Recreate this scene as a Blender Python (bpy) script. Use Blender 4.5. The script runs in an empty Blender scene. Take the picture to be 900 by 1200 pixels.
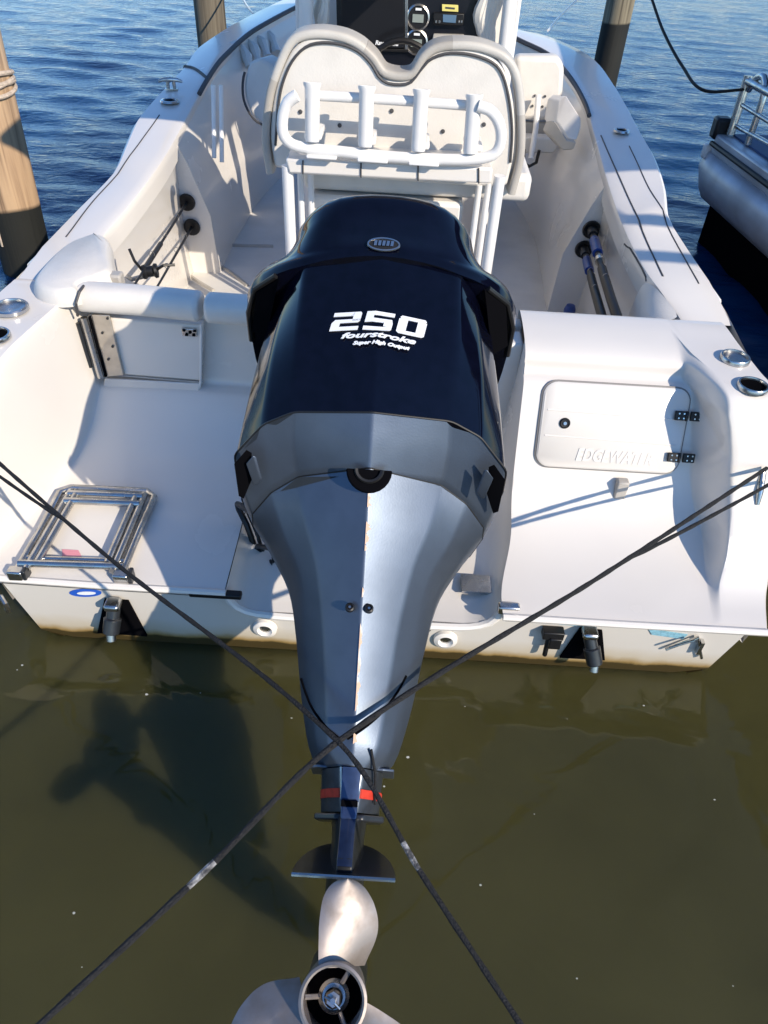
import bpy, bmesh, math, random
from mathutils import Vector, Matrix
random.seed(7)
SC = bpy.context.scene
COL = SC.collection
# ------------------------------------------------------------------ camera
CAM_POS = Vector((0, 0, 2.1)); PITCH = math.radians(41.5); ROLL = math.radians(3.4); FPX = 866.0
_fw = Vector((0, math.cos(PITCH), -math.sin(PITCH))); _up = Vector((0, math.sin(PITCH), math.cos(PITCH))); _rt = Vector((1, 0, 0))
CR = math.cos(ROLL) * _rt + math.sin(ROLL) * _up
CU = -math.sin(ROLL) * _rt + math.cos(ROLL) * _up
cam = bpy.data.cameras.new('camera'); cam.sensor_fit = 'VERTICAL'; cam.sensor_height = 36; cam.lens = FPX / 1200 * 36
cam.clip_start = 0.05; cam.clip_end = 6000
cob = bpy.data.objects.new('camera', cam); COL.objects.link(cob)
m = Matrix((CR, CU, -_fw)).transposed().to_4x4(); m.translation = CAM_POS
cob.matrix_world = m; SC.camera = cob
# ------------------------------------------------------------------ sun, sky, exposure
SUN = Vector((1.3, -1.3, 1.1)).normalized()          # towards the sun
w = bpy.data.worlds.new('World'); SC.world = w; w.use_nodes = True
nt = w.node_tree; sky = nt.nodes.new('ShaderNodeTexSky'); sky.sky_type = 'NISHITA'; sky.sun_disc = False
sky.sun_elevation = math.asin(SUN.z); sky.sun_rotation = math.atan2(SUN.x, SUN.y)
sky.air_density = 1.15; sky.dust_density = 0.0; sky.ozone_density = 9.0
nt.nodes['Background'].inputs['Strength'].default_value = 0.15
nt.links.new(sky.outputs[0], nt.nodes['Background'].inputs[0])
sl = bpy.data.lights.new('sun', 'SUN'); sl.energy = 4.0; sl.angle = math.radians(0.5); sl.color = (1, 0.875, 0.71)
so = bpy.data.objects.new('sun', sl); COL.objects.link(so); so.rotation_euler = SUN.to_track_quat('Z', 'Y').to_euler()
SC.view_settings.view_transform = 'Standard'; SC.view_settings.look = 'None'; SC.view_settings.exposure = 0.45

# ------------------------------------------------------------------ helpers
def at(px, py, z=None, y=None, x=None, d=None):
    """point of the place seen at photograph pixel px, py, at the given height / distance"""
    r = _fw + CR * ((px - 450) / FPX) + CU * ((600 - py) / FPX)
    if z is not None: t = (z - CAM_POS.z) / r.z
    elif y is not None: t = (y - CAM_POS.y) / r.y
    elif x is not None: t = (x - CAM_POS.x) / r.x
    else: t = d
    return CAM_POS + r * t
def V(*a): return Vector(a)
def spline(pts, n):
    pts = [Vector(p) for p in pts]; out = []
    P = [2 * pts[0] - pts[1]] + pts + [2 * pts[-1] - pts[-2]]
    L = [0]
    for i in range(len(pts) - 1): L.append(L[-1] + max(1e-6, (pts[i + 1] - pts[i]).length))
    for k in range(n):
        s = L[-1] * k / (n - 1); i = 0
        while i < len(pts) - 2 and L[i + 1] < s: i += 1
        t = (s - L[i]) / (L[i + 1] - L[i])
        p0, p1, p2, p3 = P[i:i + 4]
        d1 = (L[i + 1] - L[i])
        la = max(1e-6, (p1 - p0).length); lb = max(1e-6, (p3 - p2).length)
        m1 = (p2 - p0) / (la + d1) * d1; m2 = (p3 - p1) / (lb + d1) * d1
        t2 = t * t; t3 = t2 * t
        out.append((2*t3-3*t2+1)*p1 + (t3-2*t2+t)*m1 + (-2*t3+3*t2)*p2 + (t3-t2)*m2)
    return out
def BM(): return bmesh.new()
def tube(bm, pts, r, n=10, closed=False, caps=True):
    pts = [Vector(p) for p in pts]; N = len(pts)
    rs = r if isinstance(r, (list, tuple)) else [r] * N
    rings = []; nrm = None
    for i, p in enumerate(pts):
        if closed: t = pts[(i + 1) % N] - pts[i - 1]
        else: t = pts[min(i + 1, N - 1)] - pts[max(i - 1, 0)]
        t.normalize()
        if nrm is None:
            a = V(0, 0, 1) if abs(t.z) < .9 else V(1, 0, 0)
            nrm = t.cross(a).normalized()
        else: nrm = (nrm - t * nrm.dot(t)).normalized()
        b = t.cross(nrm)
        rings.append([bm.verts.new(p + (nrm * math.cos(2*math.pi*k/n) + b * math.sin(2*math.pi*k/n)) * rs[i]) for k in range(n)])
    M_ = N if closed else N - 1
    for i in range(M_):
        A, B = rings[i], rings[(i + 1) % N]
        for k in range(n): bm.faces.new((A[k], A[(k+1) % n], B[(k+1) % n], B[k]))
    if caps and not closed:
        bm.faces.new(rings[0][::-1]); bm.faces.new(rings[-1])
    return bm
def loft(bm, rings, closed=True, cap0=False, cap1=False):
    R = [[bm.verts.new(Vector(p)) for p in r] for r in rings]
    for A, B in zip(R, R[1:]):
        n = len(A)
        for k in range(n if closed else n - 1): bm.faces.new((A[k], A[(k+1) % n], B[(k+1) % n], B[k]))
    if cap0: bm.faces.new(R[0][::-1])
    if cap1: bm.faces.new(R[-1])
    return bm
def box(bm, c, s, rot=None):
    c = Vector(c); hx, hy, hz = s[0]/2, s[1]/2, s[2]/2
    vs = []
    for dx in (-1, 1):
        for dy in (-1, 1):
            for dz in (-1, 1):
                p = V(dx*hx, dy*hy, dz*hz)
                if rot is not None: p = rot @ p
                vs.append(bm.verts.new(c + p))
    for f in ((0,1,3,2),(4,6,7,5),(0,4,5,1),(2,3,7,6),(0,2,6,4),(1,5,7,3)): bm.faces.new([vs[i] for i in f])
    return bm
def prism(bm, pts, off):
    """closed outline pts extruded by vector off"""
    off = Vector(off); n = len(pts)
    A = [bm.verts.new(Vector(p)) for p in pts]; B = [bm.verts.new(Vector(p) + off) for p in pts]
    bm.faces.new(A); bm.faces.new(B[::-1])
    for k in range(n): bm.faces.new((A[k], B[k], B[(k+1) % n], A[(k+1) % n]))
    return bm
def lathe(bm, c, axis, prof, n=24, cap0=False, cap1=False):
    """prof: (radius, offset along axis)"""
    axis = Vector(axis).normalized(); a = V(0, 0, 1) if abs(axis.z) < .9 else V(1, 0, 0)
    e = axis.cross(a).normalized(); f = axis.cross(e); c = Vector(c)
    return loft(bm, [[c + axis*o + (e*math.cos(2*math.pi*k/n) + f*math.sin(2*math.pi*k/n))*r for k in range(n)] for r, o in prof], True, cap0, cap1)
def roundrect(w, h, r, n=5):
    out = []
    for cx, cy, a0 in ((w/2-r, h/2-r, 0), (-w/2+r, h/2-r, 90), (-w/2+r, -h/2+r, 180), (w/2-r, -h/2+r, 270)):
        for k in range(n + 1):
            a = math.radians(a0 + 90*k/n); out.append((cx + r*math.cos(a), cy + r*math.sin(a)))
    return out
def obj(name, bm, mat, parent=None, bev=0, seg=2, ang=38, smooth=True, subd=0, solid=0, bang=30):
    bmesh.ops.recalc_face_normals(bm, faces=bm.faces)
    me = bpy.data.meshes.new(name); bm.to_mesh(me); bm.free()
    if mat: me.materials.append(mat)
    if smooth:
        me.shade_smooth(); me.set_sharp_from_angle(angle=math.radians(ang))
    o = bpy.data.objects.new(name, me); COL.objects.link(o)
    if parent: o.parent = parent; o.matrix_parent_inverse = base_inv(parent)
    if solid:
        md = o.modifiers.new('solid', 'SOLIDIFY'); md.thickness = solid; md.offset = -1
    if bev:
        md = o.modifiers.new('bevel', 'BEVEL'); md.width = bev; md.segments = seg; md.limit_method = 'ANGLE'; md.angle_limit = math.radians(bang)
    if subd:
        md = o.modifiers.new('sub', 'SUBSURF'); md.levels = subd; md.render_levels = subd
    return o
def base_inv(p):      # meshes are built in world coordinates: undo the base point of a top-level empty
    return Matrix.Translation(-p.location) if p.parent is None else Matrix.Identity(4)
def tag(o, label=None, cat=None, group=None, kind=None):
    if label: o['label'] = label
    if cat: o['category'] = cat
    if group: o['group'] = group
    if kind: o['kind'] = kind
    return o
def thing(name, loc, label, cat, group=None):
    o = bpy.data.objects.new(name, None); COL.objects.link(o); o.location = loc; o.empty_display_size = .1
    return tag(o, label, cat, group)

# ------------------------------------------------------------------ materials
def mat(name, col, rough=.5, metal=0, spec=.5, coat=0, ior=1.45, var=0, vscale=6, bump=0, bscale=60, coat_rough=.03, col2=None, lo=.4, hi=.65, detail=5, rvar=0):
    M = bpy.data.materials.new(name); M.use_nodes = True; t = M.node_tree; b = t.nodes['Principled BSDF']
    b.inputs['Base Color'].default_value = (*col, 1); b.inputs['Roughness'].default_value = rough; b.inputs['Metallic'].default_value = metal
    b.inputs['Specular IOR Level'].default_value = spec; b.inputs['Coat Weight'].default_value = coat; b.inputs['Coat Roughness'].default_value = coat_rough; b.inputs['IOR'].default_value = ior
    tc = t.nodes.new('ShaderNodeTexCoord')
    if var or col2:
        nz = t.nodes.new('ShaderNodeTexNoise'); nz.inputs['Scale'].default_value = vscale; nz.inputs['Detail'].default_value = detail
        t.links.new(tc.outputs['Object'], nz.inputs['Vector'])
        mr = t.nodes.new('ShaderNodeMapRange'); mr.inputs[1].default_value = lo; mr.inputs[2].default_value = hi
        t.links.new(nz.outputs['Fac'], mr.inputs[0])
        mx = t.nodes.new('ShaderNodeMix'); mx.data_type = 'RGBA'
        c2 = col2 if col2 else tuple(c * (1 - var) for c in col)
        mx.inputs[6].default_value = (*col, 1); mx.inputs[7].default_value = (*c2, 1)
        t.links.new(mr.outputs[0], mx.inputs[0]); t.links.new(mx.outputs[2], b.inputs['Base Color'])
        if rvar:
            m2 = t.nodes.new('ShaderNodeMapRange'); m2.inputs[3].default_value = rough; m2.inputs[4].default_value = rough + rvar
            t.links.new(mr.outputs[0], m2.inputs[0]); t.links.new(m2.outputs[0], b.inputs['Roughness'])
    if bump:
        n2 = t.nodes.new('ShaderNodeTexNoise'); n2.inputs['Scale'].default_value = bscale; n2.inputs['Detail'].default_value = 4
        t.links.new(tc.outputs['Object'], n2.inputs['Vector'])
        bp = t.nodes.new('ShaderNodeBump'); bp.inputs['Strength'].default_value = bump; bp.inputs['Distance'].default_value = .01
        t.links.new(n2.outputs['Fac'], bp.inputs['Height']); t.links.new(bp.outputs[0], b.inputs['Normal'])
    return M
GEL = mat('gelcoat', (.75, .715, .665), .20, coat=.3, var=.05, vscale=3.0, bump=.02, bscale=4, rvar=.10, lo=.25, hi=.8)
GELF = mat('nonskid', (.69, .67, .635), .5, var=.1, vscale=5, bump=.12, bscale=220)
VINYL = mat('vinyl', (.71, .68, .63), .42, var=.07, vscale=9, bump=.10, bscale=140)
VINYLG = mat('grey_vinyl', (.44, .415, .375), .45, var=.10, vscale=9, bump=.10, bscale=140)
SEAM = mat('dark_seam', (.06, .06, .065), .6)
COWL = mat('navy_cowl', (.002, .0025, .008), .07, spec=.42, var=.3, vscale=30)
GREY = mat('grey_metal_paint', (.110, .137, .182), .44, metal=.74, coat=.10, coat_rough=.05, var=.10, vscale=14, bump=.03, bscale=260)
BLUEP = mat('blue_metal_paint', (.04, .065, .14), .36, metal=.6, coat=.5, coat_rough=.08, var=.3, vscale=30)
DARKP = mat('dark_paint', (.022, .025, .03), .35, coat=.3, var=.4, vscale=25)
BLACK = mat('black_plastic', (.009, .009, .010), .45, var=.3, vscale=30)
PIT = mat('black_shade_and_trim', (.004, .004, .005), .8, spec=0)  # flat black painting shade in openings and under decks; also black trim
STEEL = mat('stainless', (.58, .57, .55), .20, metal=1, var=.25, vscale=20, rvar=.15)
BLADE = mat('worn_steel', (.33, .295, .275), .50, metal=.75, col2=(.25, .215, .19), vscale=26, lo=.42, hi=.72, bump=.02, bscale=120, rvar=.12)
BLADE.node_tree.nodes['Principled BSDF'].inputs['Anisotropic'].default_value = .3
WPIPE = mat('white_powdercoat', (.80, .79, .77), .3, coat=.2, var=.05, vscale=12)
ROPE = mat('black_rope', (.012, .012, .013), .75, bump=.6, bscale=240, var=.5, vscale=80)
ROPEW = mat('worn_rope', (.06, .06, .062), .7, bump=.6, bscale=240, col2=(.42, .42, .42), vscale=60)
TWINE = mat('pale_twine', (.60, .50, .40), .8, bump=.5, bscale=200, var=.3, vscale=60)
WHITE = mat('white_print', (.78, .80, .82), .4)
RED = mat('red_print', (.62, .05, .03), .4, var=.2, vscale=60)
BLUEPR = mat('blue_print', (.02, .10, .50), .4)
CYAN = mat('pale_blue_print', (.25, .50, .62), .4, var=.3, vscale=80)
CHIP = mat('chipped_primer', (.72, .66, .60), .7, col2=(.58, .40, .28), vscale=14, lo=.45, hi=.55)
SCREEN = mat('dark_screen', (.012, .013, .016), .12)
YEL = mat('yellow_print', (.75, .66, .20), .5)
GLOWG = mat('grey_lcd', (.25, .29, .27), .3)
PINK = mat('pink_print', (.75, .30, .36), .5)
ALU = mat('pontoon_aluminium', (.55, .58, .64), .38, metal=.45, var=.25, vscale=3, rvar=.15)
BLUEV = mat('blue_canvas', (.03, .08, .20), .6, var=.2, vscale=4)
DOCKW = mat('dock_wood', (.25, .21, .17), .8, var=.4, vscale=8, bump=.4, bscale=30)
BLUEGRIP = mat('blue_wrap', (.02, .06, .25), .35)
HULL = None
def hull_mat():
    M = bpy.data.materials.new('hull_gelcoat'); M.use_nodes = True; t = M.node_tree; b = t.nodes['Principled BSDF']
    tc = t.nodes.new('ShaderNodeTexCoord'); sp = t.nodes.new('ShaderNodeSeparateXYZ'); t.links.new(tc.outputs['Object'], sp.inputs[0])
    nz = t.nodes.new('ShaderNodeTexNoise'); nz.inputs['Scale'].default_value = 7; nz.inputs['Detail'].default_value = 8; t.links.new(tc.outputs['Object'], nz.inputs['Vector'])
    ad = t.nodes.new('ShaderNodeMath'); ad.operation = 'MULTIPLY_ADD'; t.links.new(nz.outputs['Fac'], ad.inputs[0]); ad.inputs[1].default_value = -.06; t.links.new(sp.outputs['Z'], ad.inputs[2])
    cr = t.nodes.new('ShaderNodeValToRGB'); t.links.new(ad.outputs[0], cr.inputs[0])
    e = cr.color_ramp.elements; e[0].position = 0.0; e[0].color = (.05, .035, .012, 1); e[1].position = .30; e[1].color = (.60, .58, .54, 1)
    k = e.new(.010); k.color = (.30, .20, .075, 1); k = e.new(.035); k.color = (.48, .42, .32, 1); k = e.new(.09); k.color = (.56, .53, .48, 1)
    t.links.new(cr.outputs[0], b.inputs['Base Color']); b.inputs['Roughness'].default_value = .35
    return M
HULL = hull_mat()
def wood_mat(tide, tone=(.42, .30, .19), high=((.15,.115,.085),(.56,.45,.33))):
    M = bpy.data.materials.new('piling_wood'); M.use_nodes = True; t = M.node_tree; b = t.nodes['Principled BSDF']
    tc = t.nodes.new('ShaderNodeTexCoord'); mp = t.nodes.new('ShaderNodeMapping'); mp.inputs['Scale'].default_value = (26, 26, 1.1); t.links.new(tc.outputs['Object'], mp.inputs[0])
    nz = t.nodes.new('ShaderNodeTexNoise'); nz.inputs['Scale'].default_value = 1.0; nz.inputs['Detail'].default_value = 7; nz.inputs['Distortion'].default_value = .6; t.links.new(mp.outputs[0], nz.inputs['Vector'])
    cr = t.nodes.new('ShaderNodeValToRGB'); t.links.new(nz.outputs['Fac'], cr.inputs[0]); e = cr.color_ramp.elements
    e[0].position = .33; e[0].color = (tone[0]*.32, tone[1]*.3, tone[2]*.3, 1); e[1].position = .62; e[1].color = (*tone, 1)
    k = e.new(.46); k.color = (tone[0]*.8, tone[1]*.78, tone[2]*.78, 1)
    # greyer weathering high up, knots
    n2 = t.nodes.new('ShaderNodeTexNoise'); n2.inputs['Scale'].default_value = 2.6; t.links.new(tc.outputs['Object'], n2.inputs['Vector'])
    sp = t.nodes.new('ShaderNodeSeparateXYZ'); t.links.new(tc.outputs['Object'], sp.inputs[0])
    g = t.nodes.new('ShaderNodeMapRange'); g.inputs[1].default_value = .8; g.inputs[2].default_value = 1.7; g.inputs[4].default_value = .75; t.links.new(sp.outputs['Z'], g.inputs[0])
    mx = t.nodes.new('ShaderNodeMix'); mx.data_type = 'RGBA'; t.links.new(g.outputs[0], mx.inputs[0]); t.links.new(cr.outputs[0], mx.inputs[6]); 
    gr = t.nodes.new('ShaderNodeValToRGB'); t.links.new(nz.outputs['Fac'], gr.inputs[0]); ge = gr.color_ramp.elements
    ge[0].position = .36; ge[0].color = (*high[0], 1); ge[1].position = .58; ge[1].color = (*high[1], 1)
    t.links.new(gr.outputs[0], mx.inputs[7])
    ad = t.nodes.new('ShaderNodeMath'); ad.operation = 'MULTIPLY_ADD'; t.links.new(n2.outputs['Fac'], ad.inputs[0]); ad.inputs[1].default_value = .06; t.links.new(sp.outputs['Z'], ad.inputs[2])
    td = t.nodes.new('ShaderNodeMapRange'); td.inputs[1].default_value = tide - .012; td.inputs[2].default_value = tide + .012; t.links.new(ad.outputs[0], td.inputs[0])
    m2 = t.nodes.new('ShaderNodeMix'); m2.data_type = 'RGBA'; t.links.new(td.outputs[0], m2.inputs[0]); t.links.new(mx.outputs[2], m2.inputs[7])
    al = t.nodes.new('ShaderNodeValToRGB'); t.links.new(n2.outputs['Fac'], al.inputs[0]); ae = al.color_ramp.elements; ae[0].color = (.004, .005, .004, 1); ae[1].color = (.014, .015, .011, 1)
    t.links.new(al.outputs[0], m2.inputs[6]); t.links.new(m2.outputs[2], b.inputs['Base Color']); b.inputs['Roughness'].default_value = .8
    bp = t.nodes.new('ShaderNodeBump'); bp.inputs['Strength'].default_value = .5; bp.inputs['Distance'].default_value = .01; t.links.new(nz.outputs['Fac'], bp.inputs['Height']); t.links.new(bp.outputs[0], b.inputs['Normal'])
    return M
def water_mat():
    M = bpy.data.materials.new('harbour_water'); M.use_nodes = True; t = M.node_tree; b = t.nodes['Principled BSDF']
    N = t.nodes.new; L = t.links.new
    tc = N('ShaderNodeTexCoord'); sp = N('ShaderNodeSeparateXYZ'); L(tc.outputs['Object'], sp.inputs[0])
    # murky olive shallows by the dock, sky reflection painted in as blue further out
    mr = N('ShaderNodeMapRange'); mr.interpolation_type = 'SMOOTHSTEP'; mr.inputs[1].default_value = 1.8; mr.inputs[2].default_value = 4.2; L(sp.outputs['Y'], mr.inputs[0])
    nz = N('ShaderNodeTexNoise'); nz.inputs['Scale'].default_value = 1.3; nz.inputs['Detail'].default_value = 5; L(tc.outputs['Object'], nz.inputs['Vector'])
    cr = N('ShaderNodeValToRGB'); L(nz.outputs['Fac'], cr.inputs[0]); e = cr.color_ramp.elements
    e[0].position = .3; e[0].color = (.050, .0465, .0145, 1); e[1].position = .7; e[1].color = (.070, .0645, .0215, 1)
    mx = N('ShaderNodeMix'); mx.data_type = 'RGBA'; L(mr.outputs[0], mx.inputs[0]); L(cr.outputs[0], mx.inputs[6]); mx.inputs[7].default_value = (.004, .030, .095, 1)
    L(mx.outputs[2], b.inputs['Base Color']); b.inputs['Roughness'].default_value = .015; b.inputs['IOR'].default_value = 1.333; b.inputs['Specular IOR Level'].default_value = .5
    b.inputs['Subsurface Weight'].default_value = .95; b.inputs['Subsurface Radius'].default_value = (1.0, .9, .5); b.inputs['Subsurface Scale'].default_value = .8
    # sheltered water by the stern is almost still, the open water carries small waves
    ws = N('ShaderNodeMapRange'); ws.interpolation_type = 'SMOOTHSTEP'; ws.inputs[1].default_value = 2.0; ws.inputs[2].default_value = 5.0; ws.inputs[3].default_value = .0; ws.inputs[4].default_value = 1.0; L(sp.outputs['Y'], ws.inputs[0])
    mp = N('ShaderNodeMapping'); mp.inputs['Scale'].default_value = (1.0, 2.0, 1); mp.inputs['Rotation'].default_value = (0, 0, math.radians(-8)); L(tc.outputs['Object'], mp.inputs[0])
    w1 = N('ShaderNodeTexNoise'); w1.inputs['Scale'].default_value = 7; w1.inputs['Detail'].default_value = 6; w1.inputs['Roughness'].default_value = .58; w1.inputs['Distortion'].default_value = .35; L(mp.outputs[0], w1.inputs['Vector'])
    b1 = N('ShaderNodeBump'); b1.inputs['Distance'].default_value = .012; L(w1.outputs['Fac'], b1.inputs['Height']); L(ws.outputs[0], b1.inputs['Strength'])
    w2 = N('ShaderNodeTexNoise'); w2.inputs['Scale'].default_value = 2.4; w2.inputs['Detail'].default_value = 2.5; w2.inputs['Distortion'].default_value = 1.0; L(tc.outputs['Object'], w2.inputs['Vector'])
    b2 = N('ShaderNodeBump'); b2.inputs['Distance'].default_value = .03; b2.inputs['Strength'].default_value = .4; L(w2.outputs['Fac'], b2.inputs['Height']); L(b1.outputs[0], b2.inputs['Normal'])
    L(b2.outputs[0], b.inputs['Normal'])
    return M
WATER = water_mat()

# ------------------------------------------------------------------ water
def water_mesh():
    import numpy as np
    rng = np.random.default_rng(5)
    ys = [-60, -8, 0, 1.0, 1.6, 2.0]; y = 2.0
    while y < 30: y *= 1.0085; ys.append(y)
    ys += [34, 45, 80, 200, 900, 4000]
    ys = np.array(ys, float); nc = 281
    f = np.linspace(-1, 1, nc); X = np.maximum(4.0, .72*ys + 2.6)
    gx = X[:, None]*f[None, :]; gy = np.repeat(ys[:, None], nc, 1)
    gx = np.concatenate([np.full((len(ys),1), -3200.), gx, np.full((len(ys),1), 3200.)], 1); gy = np.concatenate([gy[:, :1], gy, gy[:, :1]], 1)
    z = np.zeros_like(gx)
    for k in range(46):
        lam = .13*(.80/.13)**rng.random(); th = rng.normal(math.radians(80), .42); kk = 2*math.pi/lam
        amp = .0039*lam**.9
        fade = np.clip(1.6 - .0085*gy*4.5/lam, 0, 1)          # drop waves the mesh is too coarse for
        ph = kk*(gx*math.cos(th) + gy*math.sin(th)) + rng.random()*6.28
        z += amp*fade*(np.sin(ph) + .25*np.sin(2*ph+.6))
    e = np.clip((gy-2.0)/3.0, 0, 1); e = e*e*(3-2*e); far = np.clip((60-gy)/30, 0, 1)
    z *= e*far; z[np.abs(gx) > 2000] = 0
    n, m_ = gx.shape
    v = np.stack([gx, gy, z], -1).reshape(-1, 3)
    idx = np.arange(n*m_).reshape(n, m_)
    q = np.stack([idx[:-1,:-1], idx[:-1,1:], idx[1:,1:], idx[1:,:-1]], -1).reshape(-1, 4)
    me = bpy.data.meshes.new('water'); me.from_pydata(v.tolist(), [], q.tolist()); me.shade_smooth(); me.materials.append(WATER)
    o = bpy.data.objects.new('water', me); COL.objects.link(o); return o
tag(water_mesh(), 'olive shallows at the stern turning to rippled blue harbour water', None, None, 'structure')

# ------------------------------------------------------------------ the fishing boat
boat = thing('fishing_boat', (0, 1.6, 0.3), 'white centre console fishing boat seen from its stern, with rod rack and open transom door', 'boat')
def part(name, bm, mt, parent=boat, **k): return obj(name, bm, mt, parent, **k)

# outer and inner gunwale edges (aft to bow)
OL = [(8,329,.882),(43,295,.895),(90,247,.92),(133,203,.955),(142,185,.985),(150,165,1.0),(165,135,1.03),(215,80,1.10),(235,54,1.14),(300,15,1.2)]
IL = [(99,341,.880),(104,325,.885),(120,282,.90),(152,243,.93),(190,192,.975),(211,156,1.0),(230,120,1.05),(244,95,1.10),(262,70,1.14),(303,35,1.2)]
OR = [(862,374,.880),(850,355,.886),(824,318,.905),(789,265,.945),(781,250,.98),(777,216,1.0),(766,182,1.03),(749,152,1.06),(720,100,1.11),(690,65,1.15),(640,42,1.19),(600,33,1.22)]
IR = [(806,379,.876),(800,371,.879),(760,327,.90),(730,270,.935),(712,220,.98),(694,155,1.04),(685,124,1.08),(665,90,1.13),(640,65,1.17),(600,45,1.21)]
def wpts(l): return [at(a, b, z=c) for a, b, c in l]
oL = wpts(OL) + [V(-.80, 7.5, 1.27), V(-.35, 8.3, 1.30), V(-.12, 8.55, 1.31)]
iL = wpts(IL) + [V(-.62, 7.2, 1.28), V(-.28, 7.8, 1.31), V(-.12, 8.0, 1.32)]
oR = wpts(OR) + [V(.55, 7.6, 1.27), V(.10, 8.35, 1.30), V(-.12, 8.55, 1.31)]
iR = wpts(IR) + [V(.38, 7.3, 1.28), V(.05, 7.85, 1.31), V(-.12, 8.0, 1.32)]
NG = 70
oL, iL, oR, iR = [spline(p, NG) for p in (oL, iL, oR, iR)]
def gunwale(o_, i_, sgn):
    bm = BM(); rows = []
    for kk, (a, b) in enumerate(zip(o_, i_)):
        dv = V(0, 0, -.030*max(0, 1-kk/3)); a = a + dv; b = b + dv
        d = (a - b); L_ = d.length; d.normalize()
        prof = [(0.0, -.10), (0.0, -.012), (.012, -.002), (.03, .004), (.25, .009), (.5, .011), (.75, .010), (.93, .008), (.975, .004), (.995, -.008), (1.0, -.03), (1.0, -.09)]
        r = [b + d*(L_*(1-f) if f not in (0.0,) else L_) + V(0, 0, h) for f, h in prof]
        rows.append(r)
    loft(bm, rows, closed=False)
    return part('gunwale', bm, GEL)
gun_l = gunwale(oL, iL, -1); gun_r = gunwale(oR, iR, 1)
# rub rails
def offs(c, out, dz): return [p + V(out, 0, dz) for p in c]
for c, s in ((oL, -1), (oR, 1)):
    bm = BM(); tube(bm, offs(c, s*.006, -.035)[2:], .016, 8); part('rub_rail', bm, WPIPE)
# hull skin
bm = BM(); rows = []
TR = 1.615
stern_o = [V(-1.245, TR, .285), V(1.235, TR, .285)]
def hull_row(top, s, f):
    x = top.x; k = 1 - .55*f
    ch = V(x*.92 - s*.0, top.y, .02 + .35*f*f); kz = -.35 + .9*f**3
    return [top + V(0,0,-.02), V(x*.985, top.y, top.z*.6), V(x*.955, top.y, .22+.3*f*f), ch, V(x*.5 - .05*f, top.y, (ch.z+kz)/2 - .02), V(-.03 - .09*f, top.y, kz)]
def side(c, s):
    rows = []
    ys = [TR] + [p.y for p in c if p.y > TR + .1]
    if s > 0: tops = [V(1.245,TR,.302), V(1.298,1.75,.343), V(1.308,1.9,.49), V(1.273,2.05,.828), V(1.238,2.2,.86)]
    else: tops = [V(-1.245,TR,.30), V(-1.432,1.8,.66), V(-1.442,2.0,.83), V(-1.45,2.2,.86)]
    tops = tops + ([V(-1.442, 2.38, .867)] if s < 0 else []) + [p for p in c[1:] if p.y > 2.42]
    L_ = []
    for p in tops:
        f = max(0, min(1, (p.y - 3.5)/5.1)); L_.append(hull_row(p, s, f))
    return L_
for c, s in ((oL, -1), (oR, 1)): loft(bm, side(c, s), closed=False)
part('hull', bm, HULL)

# ---- stern deck on the right: slope with hatch, quarter block, platform
PR = [(1.565,.30),(1.58,.303),(1.70,.306),(1.82,.315),(1.92,.335),(2.0,.368),(2.055,.415),(2.10,.49),(2.165,.635),(2.222,.762),(2.243,.776),(2.266,.782),(2.276,.795),(2.284,.834),(2.33,.857),(2.42,.872),(2.50,.877),(2.555,.873),(2.572,.855),(2.576,.75),(2.58,.28)]
QR = [(1.565,.302),(1.60,.306),(1.68,.315),(1.735,.335),(1.79,.39),(1.85,.45),(1.90,.50),(1.94,.55),(1.965,.60),(1.985,.66),(2.0,.72),(2.02,.78),(2.045,.83),(2.08,.855),(2.15,.865),(2.25,.869),(2.40,.873),(2.54,.876),(2.572,.855),(2.576,.75),(2.58,.28)]
def rs2(p, n): return spline([V(0, a, b) for a, b in p], n)
def smooth01(t): t = max(0, min(1, t)); return t*t*(3-2*t)
def stern(P, Q, xs, wall0, wall1, xw, endfac=0):
    n = 90
    A = []; B = []
    # same parameter for both profiles, segment by segment
    def seg(p):
        out = []; full = [V(0,a,b) for a,b in p]
        k = 5
        for i in range(len(full)-1):
            p0 = full[max(i-1,0)]; p1 = full[i]; p2 = full[i+1]; p3 = full[min(i+2,len(full)-1)]
            for j in range(k):
                t = j/k; l1=(p2-p1).length
                a_=(p1-p0).length or l1; b_=(p3-p2).length or l1
                m1=(p2-p0)/(a_+l1)*l1; m2=(p3-p1)/(b_+l1)*l1
                t2=t*t;t3=t2*t
                out.append((2*t3-3*t2+1)*p1+(t3-2*t2+t)*m1+(-2*t3+3*t2)*p2+(t3-t2)*m2)
        out.append(full[-1]); return out
    A = seg(P); B = seg(Q)
    bm = BM(); rows = []
    for i in range(len(A)):
        y = A[i].y; x0 = xs(y); w0 = wall0(y); w1 = wall1(B[i].y); x3 = xw(B[i].y)
        r = []
        for c in COLS_IN: x = x0 + (w0-x0)*c; r.append(V(x, A[i].y, A[i].z))
        for k in range(1, 17): 
            f = k/17; p = A[i].lerp(B[i], smooth01(f)); r.append(V(w0+(w1-w0)*f, p.y, p.z))
        for c in (0,.12,.3,.5,.7,.85,.95,1.0): r.append(V(w1+(x3-w1)*c, B[i].y, B[i].z - (.012 if c == 1 else 0)))
        rows.append(r)
    loft(bm, rows, closed=False); return bm
COLS_IN = [0,.004,.015,.04,.08,.16,.25,.35,.45,.55,.65,.75,.85,.92,.97,1.0]
def lerp_tab(tab, y):
    if y <= tab[0][0]: return tab[0][1]
    for (a, b), (c, d) in zip(tab, tab[1:]):
        if a <= y <= c: t = smooth01((y-a)/(c-a)) if False else (y-a)/(c-a); return b + (d-b)*t
    return tab[-1][1]
def well_edge(y): return .40 + .055*smooth01((y-1.62)/.35)
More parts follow.
